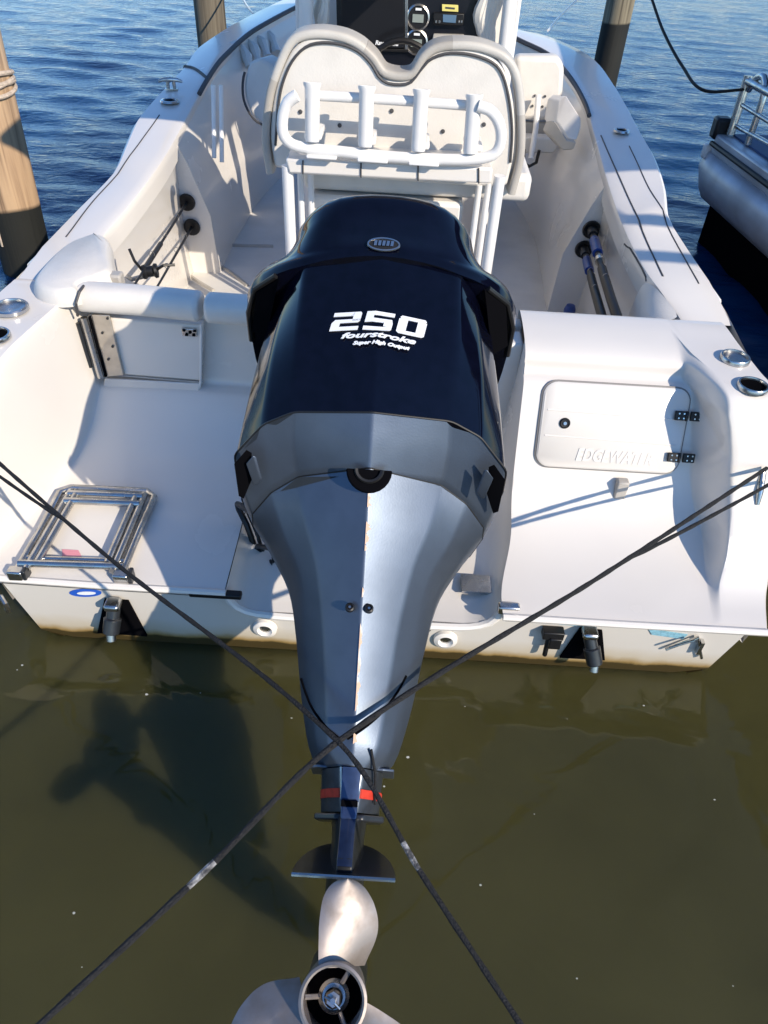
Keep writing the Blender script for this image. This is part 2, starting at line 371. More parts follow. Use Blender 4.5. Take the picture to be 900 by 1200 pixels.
WR1 = [(1.56,1.11),(1.735,1.135),(1.80,1.155),(1.90,1.17),(1.95,1.168),(1.985,1.145),(2.0,1.125),(2.03,1.095),(2.1,1.085),(2.2,1.075),(2.3,1.03),(2.6,1.02)]
WR0 = [(1.56,1.07),(1.735,1.10),(1.92,1.13),(2.0,1.13),(2.06,1.10),(2.12,1.07),(2.22,1.03),(2.3,.99),(2.6,.98)]
XR = [(1.56,1.25),(1.75,1.30),(1.9,1.31),(2.05,1.275),(2.2,1.238),(2.58,1.205)]
bm = stern(PR, QR, well_edge, lambda y: lerp_tab(WR0,y), lambda y: lerp_tab(WR1,y), lambda y: lerp_tab(XR,y))
part('stern_deck', bm, GEL)
# ---- stern deck on the left: wide swim platform up to the door sill
PL = [(1.60,.30),(1.615,.303),(1.75,.306),(1.90,.312),(2.05,.322),(2.17,.340),(2.25,.362),(2.33,.398),(2.39,.44),(2.43,.475),(2.455,.495),(2.48,.502),(2.505,.508),(2.515,.54),(2.52,.70),(2.525,.78),(2.535,.805),(2.56,.812),(2.585,.81),(2.605,.78),(2.61,.28)]
QL = [(1.60,.36),(1.62,.44),(1.67,.53),(1.74,.61),(1.82,.69),(1.90,.77),(1.97,.82),(2.03,.85),(2.10,.862),(2.18,.866),(2.26,.868),(2.32,.869),(2.38,.870),(2.42,.871),(2.46,.872),(2.50,.873),(2.53,.873),(2.56,.873),(2.59,.86),(2.605,.78),(2.61,.28)]
WL0 = [(1.6,-1.30),(1.8,-1.26),(2.0,-1.205),(2.2,-1.17),(2.45,-1.14)]
WL1 = [(1.6,-1.38),(1.75,-1.34),(1.88,-1.29),(2.0,-1.255),(2.25,-1.215),(2.46,-1.18)]
XL = [(1.6,-1.42),(1.9,-1.44),(2.26,-1.452),(2.48,-1.432),(2.65,-1.415)]
bm = stern(PL, QL, lambda y: -.50, lambda y: lerp_tab(WL0,y), lambda y: lerp_tab(WL1,y), lambda y: lerp_tab(XL,y))
part('swim_platform', bm, GEL)
# ---- motor well between the decks
def well_sec(y, zf, xl_, xr_, zl, zr):
    def half(z): return [(0, z), (.008, zf+(z-zf)*.72), (.028, zf+(z-zf)*.36), (.065, zf+(z-zf)*.10), (.12, zf)]
    L_ = [V(xl_+d, y, z) for d, z in half(zl)]; R_ = [V(xr_-d, y, z) for d, z in half(zr)]
    return L_ + [V(-.05, y, zf)] + R_[::-1]
def zin(P, y):
    for (a, b), (c, d) in zip(P, P[1:]):
        if a <= y <= c: return b + (d-b)*(y-a)/max(1e-6, c-a)
    return P[-1][1]
bm = BM(); rows = []
for y in [1.60,1.63,1.66,1.72,1.80,1.9,2.0,2.05,2.1,2.15,2.2,2.25,2.29,2.33,2.36]:
    zf = .215 + .02*smooth01((y-1.65)/.2)
    zl = max(zf+.06, zin(PL, y)-.004); zr = max(zf+.06, zin(PR, min(y,2.50))-.004)
    ex = well_edge(y)
    rows.append(well_sec(y, zf, -.498, ex+.002, zl, zr))
loft(bm, rows, closed=False)
part('motor_well', bm, GEL)
bm = BM(); prism(bm, [V(-.50,2.36,.2), V(.46,2.36,.2), V(.46,2.36,.84), V(-.50,2.36,.78)], V(0,.10,0)); part('transom_bulkhead', bm, GEL, bev=.01)
bm = BM(); box(bm, (-.02, 2.53, .56), (.98, .06, .56)); part('transom_bulkhead', bm, GEL, bev=.01)
# ---- transom face below the decks
bm = BM()
outl = [V(-1.245,0,.288),V(-.498,0,.288),V(-.49,0,.265),V(-.47,0,.236),V(-.433,0,.214),V(-.378,0,.207),V(.28,0,.207),V(.335,0,.214),V(.372,0,.236),V(.392,0,.265),V(.40,0,.288),V(1.24,0,.288),V(1.16,0,.03),V(.6,0,-.12),V(-.03,0,-.35),V(-.66,0,-.12),V(-1.17,0,.03)]
prism(bm, [p + V(0, TR, 0) for p in outl], V(0, .03, 0)); part('transom', bm, HULL)
# dark rub strip and lip round the platform edge
def strip(name, pts, r, mt, parent=boat): 
    bm = BM(); tube(bm, pts, r, 8); return part(name, bm, mt, parent)
strip('rub_strip', [V(-1.26,1.606,.281), V(-.9,1.603,.280), V(-.50,1.603,.279)], .0075, SEAM)
strip('rub_strip', [V(.41,1.57,.283), V(.8,1.57,.283), V(1.25,1.57,.284)], .0075, SEAM)
strip('platform_edge', [V(-1.26,1.603,.297), V(-.9,1.598,.296), V(-.495,1.598,.296)], .012, GEL)
strip('platform_edge', [V(.40,1.563,.299), V(.8,1.563,.298), V(1.25,1.563,.300)], .012, GEL)
bm = BM(); box(bm, at(596, 713, z=.296), (.07, .03, .035)); part('edge_trim', bm, STEEL, bev=.006)
bm = BM(); box(bm, V(-.53, 1.60, .287), (.17, .028, .02)); part('edge_trim', bm, BLACK, bev=.005)
# lip of the well (shiny curved edge)
bm = BM(); tube(bm, spline([V(-.500,1.605,.285), V(-.47,1.600,.232), V(-.41,1.595,.207), V(-.2,1.59,.203), V(.2,1.59,.203), V(.32,1.595,.207), V(.38,1.600,.236), V(.402,1.605,.285)], 30), .014, 8); part('well_lip', bm, GEL)

# ---- cockpit sole, coaming walls
def zip_floor(z):
    bm = BM(); rows = []
    for a, b in zip(iL, iR):
        rows.append([V(a.x*1.06, a.y, z), V(0, (a.y+b.y)/2, z+.006), V(b.x*1.06, b.y, z)])
    loft(bm, rows, closed=False); return bm
bm = BM(); box(bm, (0, 5.2, .27), (2.7, 5.4, .06)); part('cockpit_floor', bm, GELF)
YB_L, YB_R = 3.98, 3.74
def coaming(inner, s, yb):
    bm = BM(); rows = []
    pts = [p for p in inner]
    prev = None
    for p in pts:
        if p.y < 2.52: continue
        ins = 0 if p.y < yb else .15
        q = V(p.x - s*(-.02) if ins == 0 else p.x - s*ins, p.y, 0)
        top = V(p.x, p.y, p.z - .03)
        if prev is not None and prev < yb <= p.y:
            rows.append([V(top.x, yb, top.z), V(p.x - s*(-.02), yb, top.z-.05), V(p.x - s*(-.02), yb, .5), V(p.x - s*0.0, yb, .29)])
            rows.append([V(top.x, yb+.004, top.z), V(p.x - s*.04, yb+.004, top.z-.09), V(p.x - s*.13, yb+.004, .62), V(p.x - s*.15, yb+.004, .29)])
        if ins == 0: rows.append([top, V(q.x, p.y, top.z-.05), V(q.x, p.y, .5), V(p.x, p.y, .29)])
        else: rows.append([top, V(p.x - s*.04, p.y, top.z-.09), V(p.x - s*.13, p.y, .62), V(p.x - s*.15, p.y, .29)])
        prev = p.y
    loft(bm, rows, closed=False); return part('coaming_wall', bm, GEL)
coaming(iL, -1, YB_L); coaming(iR, 1, YB_R)
# grooves along the gunwale tops
from mathutils.bvhtree import BVHTree
gun_bvh = []
for g_ in (gun_l, gun_r): gun_bvh.append(BVHTree.FromPolygons([v.co.copy() for v in g_.data.vertices], [tuple(p.vertices) for p in g_.data.polygons]))
def groove(pp, r=.0028, mt=SEAM, dz=0):
    pts = []
    for q in spline([V(a, b, c) for a, b, c in pp], 60):
        p = at(q.x, q.y, z=q.z); h = None
        for bv in gun_bvh:
            h = bv.ray_cast(p + V(0,0,.3), V(0,0,-1))
            if h[0] is not None: break
        if h is not None and h[0] is not None: pts.append(h[0] + V(0,0,.0006))
    if len(pts) > 3: bm = BM(); tube(bm, pts, r, 6); return part('gunwale_seam', bm, mt)
groove([(78,281,.90),(110,235,.935),(150,190,.975),(172,160,1.0),(187,136,1.03)])
groove([(819,332,.905),(790,277,.945),(762,222,1.0),(744,188,1.02),(737,173,1.035)])
groove([(777,324,.91),(752,270,.945),(728,212,1.0),(713,178,1.03),(704,160,1.04)], .0035)
groove([(760,327,.90),(735,278,.935),(712,220,.985),(700,180,1.02)], .004)
groove([(216,78,1.105),(228,83,1.105),(243,93,1.105)], .010)
groove([(120,284,.90),(152,245,.932),(190,194,.98),(209,160,1.0)], .004, VINYLG)
# dark gasket along the inner bow edge
for cc in (iL, iR):
    pts = [p + V(0,0,.012) for p in cc if p.y > 4.55]
    bm = BM(); tube(bm, pts, .014, 6); part('bow_gasket', bm, SEAM)

# ---- hatch on the right slope
hy0, hz0, hy1, hz1 = 2.105, .503, 2.226, .778
hU = V(0, hy1-hy0, hz1-hz0); hH = hU.length; hU.normalize(); hN = V(0, -hU.z, hU.y)
h00 = at(632, 548, z=.512)
hx0, hx1 = .525, 1.03
def hp(u, v, n): return V(hx0 + u, hy0, hz0) + hU*v + hN*n
HW = hx1 - hx0
def hatch_outline(mg, r, n):
    return [hp(HW/2 + a, hH/2 + b, n) for a, b in roundrect(HW - 2*mg, hH - 2*mg, r, 6)]
bm = BM(); loft(bm, [hatch_outline(-.0055, .053, -.004), hatch_outline(-.0055,.053,.004), hatch_outline(-.003,.05,.005)], True, False, True); hatch_frame = part('hatch_frame', bm, mat('hatch_gasket', (.22,.21,.20), .6))
bm = BM(); loft(bm, [hatch_outline(.0,.048,-.002), hatch_outline(.0,.048,.008), hatch_outline(.006,.044,.013)], True, False, True)
hatch = part('hatch', bm, GEL)
tag(hatch, 'white rounded storage hatch with embossed name and black hinges')
for v in (hH*.36, hH*.66):      # moulded ribs across the lid
    bm = BM(); tube(bm, [hp(.02, v+.005, .0120), hp(HW-.02, v-.004, .0120)], .0035, 6); part('hatch_rib', bm, GEL, hatch)
bm = BM(); lathe(bm, hp(.085, hH*.53, .013), hN, [(.019,0),(.019,.004),(.015,.007),(.014,.004),(.0,.003)], 20); part('hatch_latch', bm, BLACK, hatch)
bm = BM(); lathe(bm, hp(.085, hH*.53, .017), hN, [(.006,0),(.006,.004),(0,.004)], 12); part('latch_lock', bm, STEEL, hatch)
for v in (hH*.70, hH*.21):
    bm = BM()
    for du in (-.045, .008):
        cc = hp(HW + du + .018, v, .022); box(bm, cc, (.042, .01, .032), Matrix((V(1,0,0), hN, hU)).transposed())
    tube(bm, [hp(HW-.008, v-.017, .025), hp(HW-.008, v+.017, .025)], .006, 8)
    hg = part('hinge', bm, BLACK, hatch, bev=.003)
    bm = BM()
    for du in (-.035,-.018,.02,.037):
        for dv in (-.008,.008): lathe(bm, hp(HW+du+.0, v+dv, .0265), hN, [(.003,0),(.003,.002),(0,.002)], 8)
    tag(part('screw', bm, STEEL, hatch), kind='stuff')
def text_mesh(body, size, xdir, ydir, origin, depth, shear=0, bold=0, spacing=1, width=None):
    c = bpy.data.curves.new('lettering', 'FONT'); c.body = body; c.size = size; c.shear = shear; c.extrude = depth; c.offset = bold; c.align_x = 'CENTER'; c.space_character = spacing
    c.resolution_u = 3
    o = bpy.data.objects.new('lettering', c); COL.objects.link(o)
    me = bpy.data.meshes.new_from_object(o.evaluated_get(bpy.context.evaluated_depsgraph_get())); bpy.data.objects.remove(o)
    xd = Vector(xdir).normalized(); yd = Vector(ydir).normalized(); zd = xd.cross(yd)
    if width:
        xsv = [v.co.x for v in me.vertices]; k = width/(max(xsv)-min(xsv))
    else: k = 1
    for v in me.vertices: v.co = Vector(origin) + xd*v.co.x*k + yd*v.co.y + zd*v.co.z
    return me
def text_obj(name, me, mt, parent):
    me.name = name; me.materials.clear(); me.materials.append(mt)
    o = bpy.data.objects.new(name, me); COL.objects.link(o); o.parent = parent; o.matrix_parent_inverse = base_inv(parent); return o
text_obj('embossed_lettering', text_mesh('EDGEWATER', .062, (1,0,-.015), hU, hp(HW*.54, hH*.095, .0132), .0016, .25, .0012, 1.0, .27), GEL, hatch)
bm = BM(); box(bm, at(729, 577, z=.45) + V(0,.022,0), (.042, .035, .075)); part('groove_shade', bm, VINYLG, bev=.006)  # grey block painting the shade of a recessed groove

# ---- right cockpit corner bolster
bm = BM(); A0 = at(803, 377, z=.879); B0 = at(758, 326, z=.902)
loft(bm, [[A0, A0+V(-.1,.02,.0), A0+V(-.16,.03,-.14)], [A0.lerp(B0,.5)+V(-.01,0,.012), A0.lerp(B0,.5)+V(-.075,.0,-.02), A0.lerp(B0,.5)+V(-.11,0,-.18)], [B0, B0+V(-.02,-.0,-.05), B0+V(-.035,0,-.2)]], closed=False); part('corner_bolster', bm, VINYL, subd=2)
# cleats, cup holders and rod holder rings
def cup(px, py, z, rx, inner, label=None):
    c = at(px, py, z=z+.006); nrm = V(0,0,1); p = BM()
    lathe(p, c, nrm, [(rx*.86,-.02),(rx*.86,-.002),(rx*.9,.004),(rx,.004),(rx*1.06,0),(rx*1.06,-.012)], 28); o = part('cup_holder', p, STEEL)
    p = BM(); lathe(p, c, nrm, [(rx*.858,-.004),(rx*.5,-.006),(0,-.006)], 28); part('cup_bottom', p, inner, o)
    return o
cup(862, 418, .876, .047, STEEL); cup(883, 451, .868, .047, PIT); cup(12, 359, .880, .056, STEEL); cup(-8, 392, .874, .05, PIT)
def rod_ring(px, py, z, r, ax):
    c = at(px, py, z=z); p = BM(); n = 20
    lathe(p, c, (0,0,1), [(r*.68,.010),(r*.8,.014),(r*1.05,.012),(r*1.15,.004)], n); o = part('rod_holder_ring', p, STEEL)
    for v in o.data.vertices: 
        q = o.matrix_parent_inverse @ v.co
    p = BM(); lathe(p, c, (0,0,1), [(r*.72,.010),(0,.009)], n); part('rod_holder_bore', p, PIT, o)
rod_ring(199, 120, 1.055, .045, 0); rod_ring(728, 155, 1.06, .038, 0)
# small gunwale cleat, left
def cleat(c, d, L_, up, s=1.0, flip=0):
    c = Vector(c); d = Vector(d).normalized(); up = Vector(up).normalized(); p = BM()
    tube(p, [c - d*L_/2 + up*.040*s, c - d*L_*.3 + up*.048*s, c + up*.05*s, c + d*L_*.3 + up*.048*s, c + d*L_/2 + up*.040*s], [.007*s,.011*s,.013*s,.011*s,.007*s], 10)
    tube(p, [c - d*L_*.14, c - d*L_*.12 + up*.05*s], .010*s, 8); tube(p, [c + d*L_*.14, c + d*L_*.12 + up*.05*s], .010*s, 8)
    prism(p, [c + d*a*L_ + d.cross(up)*b*s for a, b in ((-.26,-.018),(.26,-.018),(.26,.018),(-.26,.018))], up*.006)
    return part('cleat', p, STEEL)
cleat(at(201, 105, z=1.075), (1,.15,0), .13, (0,0,1))
cR = at(888, 556, z=.60)
cleat(cR + V(0,.02,-.01), (0,.15,.20), .21, (0,-.80,.60), 1.0)
cLp = at(-62, 490, z=.735)
cleat(cLp, (0,.75,.62), .2, (.1,-.62,.75), 1.0)

# ---- transom door, its hinges and the coaming cushions
dT = .845
d_bl, d_br = at(148, 441, z=.515), at(236, 447, z=.515)
DY = 2.47
dl_t, dr_t = at(100, 368, y=DY), at(237, 378, y=DY)
dl_b, dr_b = at(146, 440, y=DY), at(235, 447, y=DY)
bm = BM(); prism(bm, [dl_b, dr_b, dr_t + V(0,0,-.01), dl_t+V(0,0,-.01)], V(0, .045, 0)); door = part('transom_door', bm, GEL, bev=.008)
bm = BM(); tube(bm, [at(235.5,380,y=DY-.006), at(235,447,y=DY-.006), at(233,461,z=.475)], .0045, 6); part('door_trim', bm, WPIPE, door)
bm = BM(); tube(bm, [at(145,440.5,y=DY-.004), at(235,448,y=DY-.004)], .003, 6); part('door_gap', bm, VINYLG, door)
# sill below
bm = BM(); a0 = at(122,443,y=DY); prism(bm, [at(122,443,y=2.465), at(235,449,y=2.465), at(233,463,z=.478), at(120,458,z=.478)], V(0,.05,-.02)); part('door_sill', bm, GEL, bev=.006)
bm = BM(); box(bm, at(222,389,y=DY-.006), (.055,.012,.032)); lt = part('door_latch', bm, STEEL, door, bev=.003)
bm = BM(); 
for dx, dz in ((-.02,.006),(.002,-.002),(.02,.006),(-.012,-.012),(.014,-.012)): box(bm, at(222,389,y=DY-.014)+V(dx,0,dz), (.010,.006,.008))
part('latch_catch', bm, PIT, lt)
# hinge plates and bars
def quadplate(name, ps, y, th, mt, par, bev=.003):
    bm = BM(); prism(bm, [at(a,b,y=y) for a,b in ps], V(0, th, 0)); return part(name, bm, mt, par, bev=bev)
hp1 = quadplate('hinge_plate', [(107,369),(128,369),(145,440),(124,442)], DY-.016, .012, mat('brushed_steel', (.62,.56,.48), .35, metal=.8, var=.15, vscale=20), door)
bm = BM()
for a, b in ((126,373),(120,390),(132,406),(127,421)): lathe(bm, at(a,b,y=DY-.018), (0,-1,0), [(.005,0),(.005,.003),(0,.003)], 8)
tag(part('hinge_screw', bm, DARKP, hp1), kind='stuff')
bm = BM(); tube(bm, [at(98,372,y=DY-.03), at(118,442,y=DY-.03)], .012, 10); part('hinge_bar', bm, STEEL, door)
bm = BM(); tube(bm, [at(105,371,y=DY-.02), at(124,441,y=DY-.02)], .006, 8); part('hinge_bar', bm, PIT, door)
bm = BM(); tube(bm, [at(91,378,y=DY-.02), at(106,430,y=DY-.02)], .009, 8); part('hinge_bar', bm, DARKP, door)
def cushion(name, path, wd, ht, mt=VINYL, r=.03, taper=True, upv=V(0,0,1)):
    bm = BM(); rings = []; n = len(path)
    for i, p in enumerate(path):
        t = (path[min(i+1,n-1)] - path[max(i-1,0)]); t.z = 0; t.normalize(); sd = t.cross(V(0,0,1))
        k = 1.0
        w_ = wd[i] if isinstance(wd, list) else wd
        rings.append([p + sd*a + upv*b for a, b in roundrect(w_, ht, min(r, ht*.48), 5)])
    # rounded ends
    def endcap(i, dirn):
        p = path[i]; t = (path[1]-path[0]) if i == 0 else (path[-1]-path[-2]); t.z = 0; t.normalize(); sd = t.cross(V(0,0,1))
        w_ = (wd[i] if isinstance(wd, list) else wd); out = []
        for off, sh in ((.012,.012),(.004,.004)):
            out.append([p - t*dirn*(0) + t*dirn*(.014-off) + sd*a + upv*b for a, b in roundrect(w_-2*sh, ht-2*sh, min(r, ht*.48)-min(sh,.01), 5)])
        return out
    e0 = endcap(0,-1); e1 = endcap(n-1,1)
    rings = [e0[1-0] if False else [p for p in e0[0]]] and rings
    loft(bm, rings, True, True, True)
    return part(name, bm, mt, bev=.016, seg=3, bang=50)
cpx = [(110,270),(127,276),(131,298),(131,315),(114,323),(101,328),(93,331),(91,338),(68,341),(50,338),(39,333),(36,325),(50,306),(76,283)]
cpo = spline([at(a,b,z=.925) for a,b in cpx + cpx[:1]], 60)[:-1]
def inset(pl, d):
    n = len(pl); out = []
    for i in range(n):
        t = (pl[(i+1)%n]-pl[i-1]).normalized(); out.append(pl[i] + t.cross(V(0,0,1))*(-d))
    return out
bm = BM(); sg = 1
cc_ = sum(cpo, V(0,0,0))/len(cpo)
if (inset(cpo,.02)[0]-cc_).length > (cpo[0]-cc_).length: sg = -1
loft(bm, [[p+V(0,0,dz) for p in inset(cpo, sg*d)] for d, dz in ((.0,-.062),(.0,-.045),(.004,-.028),(.010,-.013),(.018,-.005),(.026,.0))], True, True, True)
part('coaming_cushion', bm, VINYL, ang=60)
zc = .865
cushion('coaming_cushion', spline([at(93,347,z=zc), at(165,352,z=zc), at(236,359,z=zc)], 12), .115, .10, r=.045)
cushion('coaming_cushion', spline([at(242,360,z=zc), at(300,364,z=zc), at(330,366,z=zc)], 8), .115, .10, r=.045)
bm = BM(); tube(bm, [at(91,370,z=.82), at(89,355,z=.885), at(93,342,z=.915), at(98,335,z=.915)], .005, 6); part('cushion_welt', bm, SEAM)
bm = BM(); box(bm, at(130,327,z=.88), (.09,.05,.05)); part('cushion_catch', bm, VINYLG, bev=.008)

# ---- boarding ladder lying on the platform
lad = []
LZ = .335
lt_, rt_, lb_, rb_ = at(77,571,z=LZ), at(182,576,z=LZ), at(20,668,z=LZ-.01), at(143,672,z=LZ-.01)
bm = BM(); C_ = .02
fr = [lb_, lb_.lerp(lt_,.5), lt_ + V(-.01,-.03,0), lt_ + V(.03,.0,0), rt_ + V(-.03,0,0), rt_ + V(.005,-.03,0), rb_.lerp(rt_,.5), rb_]
tube(bm, fr, .0125, 10); ladder = part('boarding_ladder', bm, STEEL)
for k, (dx, dz) in enumerate(((.030,.006),(.056,.010))):
    bm = BM(); s_ = V(dx,0,dz); tube(bm, [lb_+s_+V(0,.03*k,0), lt_+s_+V(0,-.025-.02*k,0)], .0125, 10); part('ladder_rail', bm, STEEL, ladder)
    bm = BM(); s_ = V(-dx,0,dz); tube(bm, [rb_+s_+V(0,.03*k,0), rt_+s_+V(0,-.025-.02*k,0)], .0125, 10); part('ladder_rail', bm, STEEL, ladder)
for k, dy in enumerate((-.045,-.085)):
    bm = BM(); tube(bm, [lt_+V(.03,dy,.012), rt_+V(-.03,dy,.012)], .0125, 10); part('ladder_rung', bm, STEEL, ladder)
bm = BM(); tube(bm, [lb_+V(.0,.02,.012), rb_+V(0,.02,.012)], .0125, 10); part('ladder_rung', bm, STEEL, ladder)
bm = BM(); tube(bm, [lb_+V(.0,.055,.0), rb_+V(0,.055,.0)], .010, 10); part('ladder_rung', bm, STEEL, ladder)
for q in (lb_, rb_):
    bm = BM(); box(bm, q + V(0,-.008,-.008), (.05,.035,.04)); part('ladder_bracket', bm, STEEL, ladder, bev=.005)
    bm = BM(); box(bm, q + V(.03,-.005,-.005), (.014,.04,.045)); part('ladder_bracket', bm, DARKP, ladder, bev=.004)
bm = BM(); 
a_, b_ = at(72,651,z=.3065), at(98,659,z=.3065)
prism(bm, [at(73,644,z=.3085), at(92,645,z=.3085), at(97,655,z=.3085), at(73,653,z=.3085)], V(0,0,.0015)); part('warning_sticker', bm, PINK)

# ---- trim tabs, drains and stickers on the transom
TY = TR - .001
def tq(ps, dy0, th, mt, name, bev=0, parent=boat):
    bm = BM(); prism(bm, [at(a,b,y=TR+dy0) for a,b in ps], V(0,th,0)); return part(name, bm, mt, parent, bev=bev)
for ps, lean in (([(680,737),(706,740),(709,774),(656,771)], 1), ([(122,703),(150,705),(172,746),(114,742)], -1)):
    pk = tq(ps, -.010, .008, PIT, 'trim_tab_pocket')  # flat black plate, its tone standing for the pocket's shade
for (a, b, c, d) in ((690,742,697,778), (134,709,130,742)):
    p0 = at(a,b,y=TR-.025); p1 = at(c,d,y=TR-.075)
    bm = BM(); tube(bm, [p0, p0.lerp(p1,.45), p0.lerp(p1,.46), p1], [.022,.022,.029,.027], 14); tt = part('trim_tab_actuator', bm, DARKP, bev=.003)
    bm = BM(); box(bm, p0 + V(0,-.008,.012), (.05,.05,.026)); part('actuator_cap', bm, STEEL, tt, bev=.008)
    bm = BM(); lathe(bm, p1 + V(0,-.006,-.012), (0,-.5,-1), [(.016,-.02),(.016,.012),(.010,.016),(0,.016)], 14); part('actuator_foot', bm, STEEL, tt)
bm = BM(); p0 = at(648,742,y=TR-.02); box(bm, p0, (.07,.035,.035)); box(bm, p0+V(.01,-.01,-.03), (.04,.03,.05)); tube(bm, [p0+V(-.01,0,-.02), at(638,768,y=TR-.03)], .009, 8); part('transducer', bm, BLACK, bev=.006)
for px, py in ((311,735),(522,748)):
    c = at(px,py,y=TR-.002); bm = BM(); lathe(bm, c, (0,-1,0), [(.042,0),(.040,.012),(.026,.018),(.020,.010),(.016,.004)], 24); dr = part('drain_fitting', bm, GEL)
    bm = BM(); lathe(bm, c, (0,-1,0), [(.019,.008),(.010,.010),(0,.010)], 16); part('drain_bore', bm, STEEL, dr)
tq([(657,728),(698,731),(694,735),(655,732)], -.004, .003, CYAN, 'sticker')
tq([(760,737),(806,744),(800,749),(764,744)], -.004, .003, CYAN, 'sticker')
ov = [at(100 + 19*math.cos(a), 695 + 4.6*math.sin(a), y=TR-.003) for a in [2*math.pi*k/20 for k in range(20)]]
bm = BM(); prism(bm, ov, V(0,.002,0)); part('oval_badge', bm, BLUEPR)
ov = [at(101 + 11*math.cos(a), 695.5 + 1.8*math.sin(a), y=TR-.006) for a in [2*math.pi*k/16 for k in range(16)]]
bm = BM(); prism(bm, ov, V(0,.002,0)); part('oval_badge_print', bm, WHITE)
bm = BM(); tube(bm, [at(780,761,y=TR-.012), at(818,747,y=TR-.014), at(822,771,y=TR-.012)], .006, 8); tube(bm, [at(784,759,y=TR-.03), at(814,750,y=TR-.03)], .005, 8); box(bm, at(820,758,y=TR-.012), (.012,.02,.06)); part('tow_eye', bm, STEEL)
c_ = at(4,706,y=TR-.012); bm = BM(); tube(bm, [c_+V(0,0,.035), c_+V(.02,-.02,.02), c_+V(.02,-.02,-.02), c_+V(0,0,-.035)], .008, 8); part('tow_eye', bm, STEEL)

# ---- leaning post with rod rack
LY = 3.36
panel_px = [(322,196),(317,160),(322,110),(334,75),(346,55),(364,45),(392,44),(418,53),(434,68),(443,86),(455,94),(482,92),(494,76),(508,62),(528,56),(560,59),(582,70),(595,92),(603,132),(602,180),(594,218)]
pan = spline([at(a,b,y=LY) for a,b in panel_px], 70)
bm = BM(); prism(bm, pan + [at(560,219,y=LY), at(460,212,y=LY), at(360,204,y=LY)], V(0,.07,0)); post = part('leaning_post', bm, VINYL, bev=.012)
out_px = [(319,198),(314,160),(319,108),(332,68),(346,44),(368,37),(400,40),(421,49),(438,64),(452,82),(482,84),(497,63),(512,53),(540,50),(568,54),(592,66),(604,88),(609,132),(608,180),(598,222)]
def rim(i0, i1, mt, r=.03):
    pts = spline([at(a,b,y=LY+.065) for a,b in out_px], 120)[i0:i1]
    bm = BM(); rings = []
    for i, p in enumerate(pts):
        t = (pts[min(i+1,len(pts)-1)] - pts[max(i-1,0)]).normalized(); n_ = t.cross(V(0,1,0)).normalized()
        rings.append([p + n_*a*.9 + V(0,b*1.0,0) for a, b in roundrect(.038,.15,.016,4)])
    loft(bm, rings, True, True, True); return part('bolster', bm, mt, post)
M1 = mat('light_grey_vinyl', (.55,.53,.49), .45, var=.08, vscale=9, bump=.1, bscale=140)
rim(0,23,VINYLG); rim(22,50,M1); rim(49,75,VINYLG); rim(74,101,M1); rim(100,120,VINYLG)
# dark welt between panel and bolster
bm = BM(); tube(bm, [p + V(0,-.004,0) for p in spline([at(a,b,y=LY) for a,b in [(323,170),(328,112),(338,80),(352,60),(368,51),(396,51),(420,60),(436,76),(445,91),(457,98),(480,97),(492,83),(505,69),(528,62),(560,66),(583,78),(594,104),(600,150),(598,190)]], 70)], .006, 6); part('welt', bm, SEAM, post)
RY = 3.12
rods = [((366,98),(366,166)),((430,102),(428,172)),((494,106),(490,177)),((556,112),(551,180))]
def screwdot(par, px, py, y):
    bm = BM(); lathe(bm, at(px,py,y=y), (0,-1,0), [(.009,0),(.008,.004),(0,.005)], 10); part('screw_cap', bm, SEAM, par)
bm = BM(); loop = spline([at(a,b,y=RY) for a,b in [(348,112),(337,120),(331,140),(333,160),(346,171),(400,178),(460,184),(520,187),(560,186),(580,180),(587,165),(585,145),(575,130),(560,124)]], 60)
tube(bm, loop, .022, 12); part('rack_rail', bm, WPIPE, post)
bm = BM(); tube(bm, [at(372,112,y=RY+.06), at(460,117,y=RY+.06), at(552,124,y=RY+.06)], .019, 12); part('rack_rail', bm, WPIPE, post)
for (t0, b0) in rods:
    T0 = at(*t0, y=RY+.03); B0_ = at(*b0, y=RY-.005); ax = (T0-B0_).normalized()
    bm = BM(); lathe(bm, B0_, ax, [(.026,0),(.029,.01),(.029,(T0-B0_).length-.015),(.034,(T0-B0_).length-.005),(.034,(T0-B0_).length+.004),(.026,(T0-B0_).length+.004),(.024,(T0-B0_).length-.06),(0,(T0-B0_).length-.06)], 18, True); rh = part('rod_holder', bm, WPIPE, post)
    bm = BM(); lathe(bm, T0 - ax*.055, ax, [(.0235,0),(0,.001)], 14); part('rod_holder_bore', bm, VINYLG, rh)
    bm = BM(); pb = at(b0[0]+3, b0[1]-12, y=RY+.1); box(bm, pb, (.07,.16,.025)); part('rack_bracket', bm, WPIPE, post, bev=.008)
for px, py in ((352,131),(398,147),(459,130),(519,154),(567,146)): screwdot(post, px, py, LY-.002)
# shelf box under the rack
bm = BM(); prism(bm, [at(334,186,y=RY+.02), at(578,197,y=RY+.02), at(576,216,y=RY+.02), at(338,204,y=RY+.02)], V(0,.26,0)); tb = part('tackle_drawer_unit', bm, GEL, post, bev=.01)
for px, y0, y1 in ((355,188,204),(423,191,208),(490,194,212),(561,197,215)):
    bm = BM(); tube(bm, [at(px,y0,y=RY+.017), at(px,y1,y=RY+.017)], .0035, 6); part('drawer_gap', bm, SEAM, post)
for px, py in ((377,177),(437,181),(497,185)):
    bm = BM(); box(bm, at(px,py,y=RY-.01)+V(0,0,-.02), (.12,.04,.012)); part('rack_pad', bm, WPIPE, post, bev=.004)
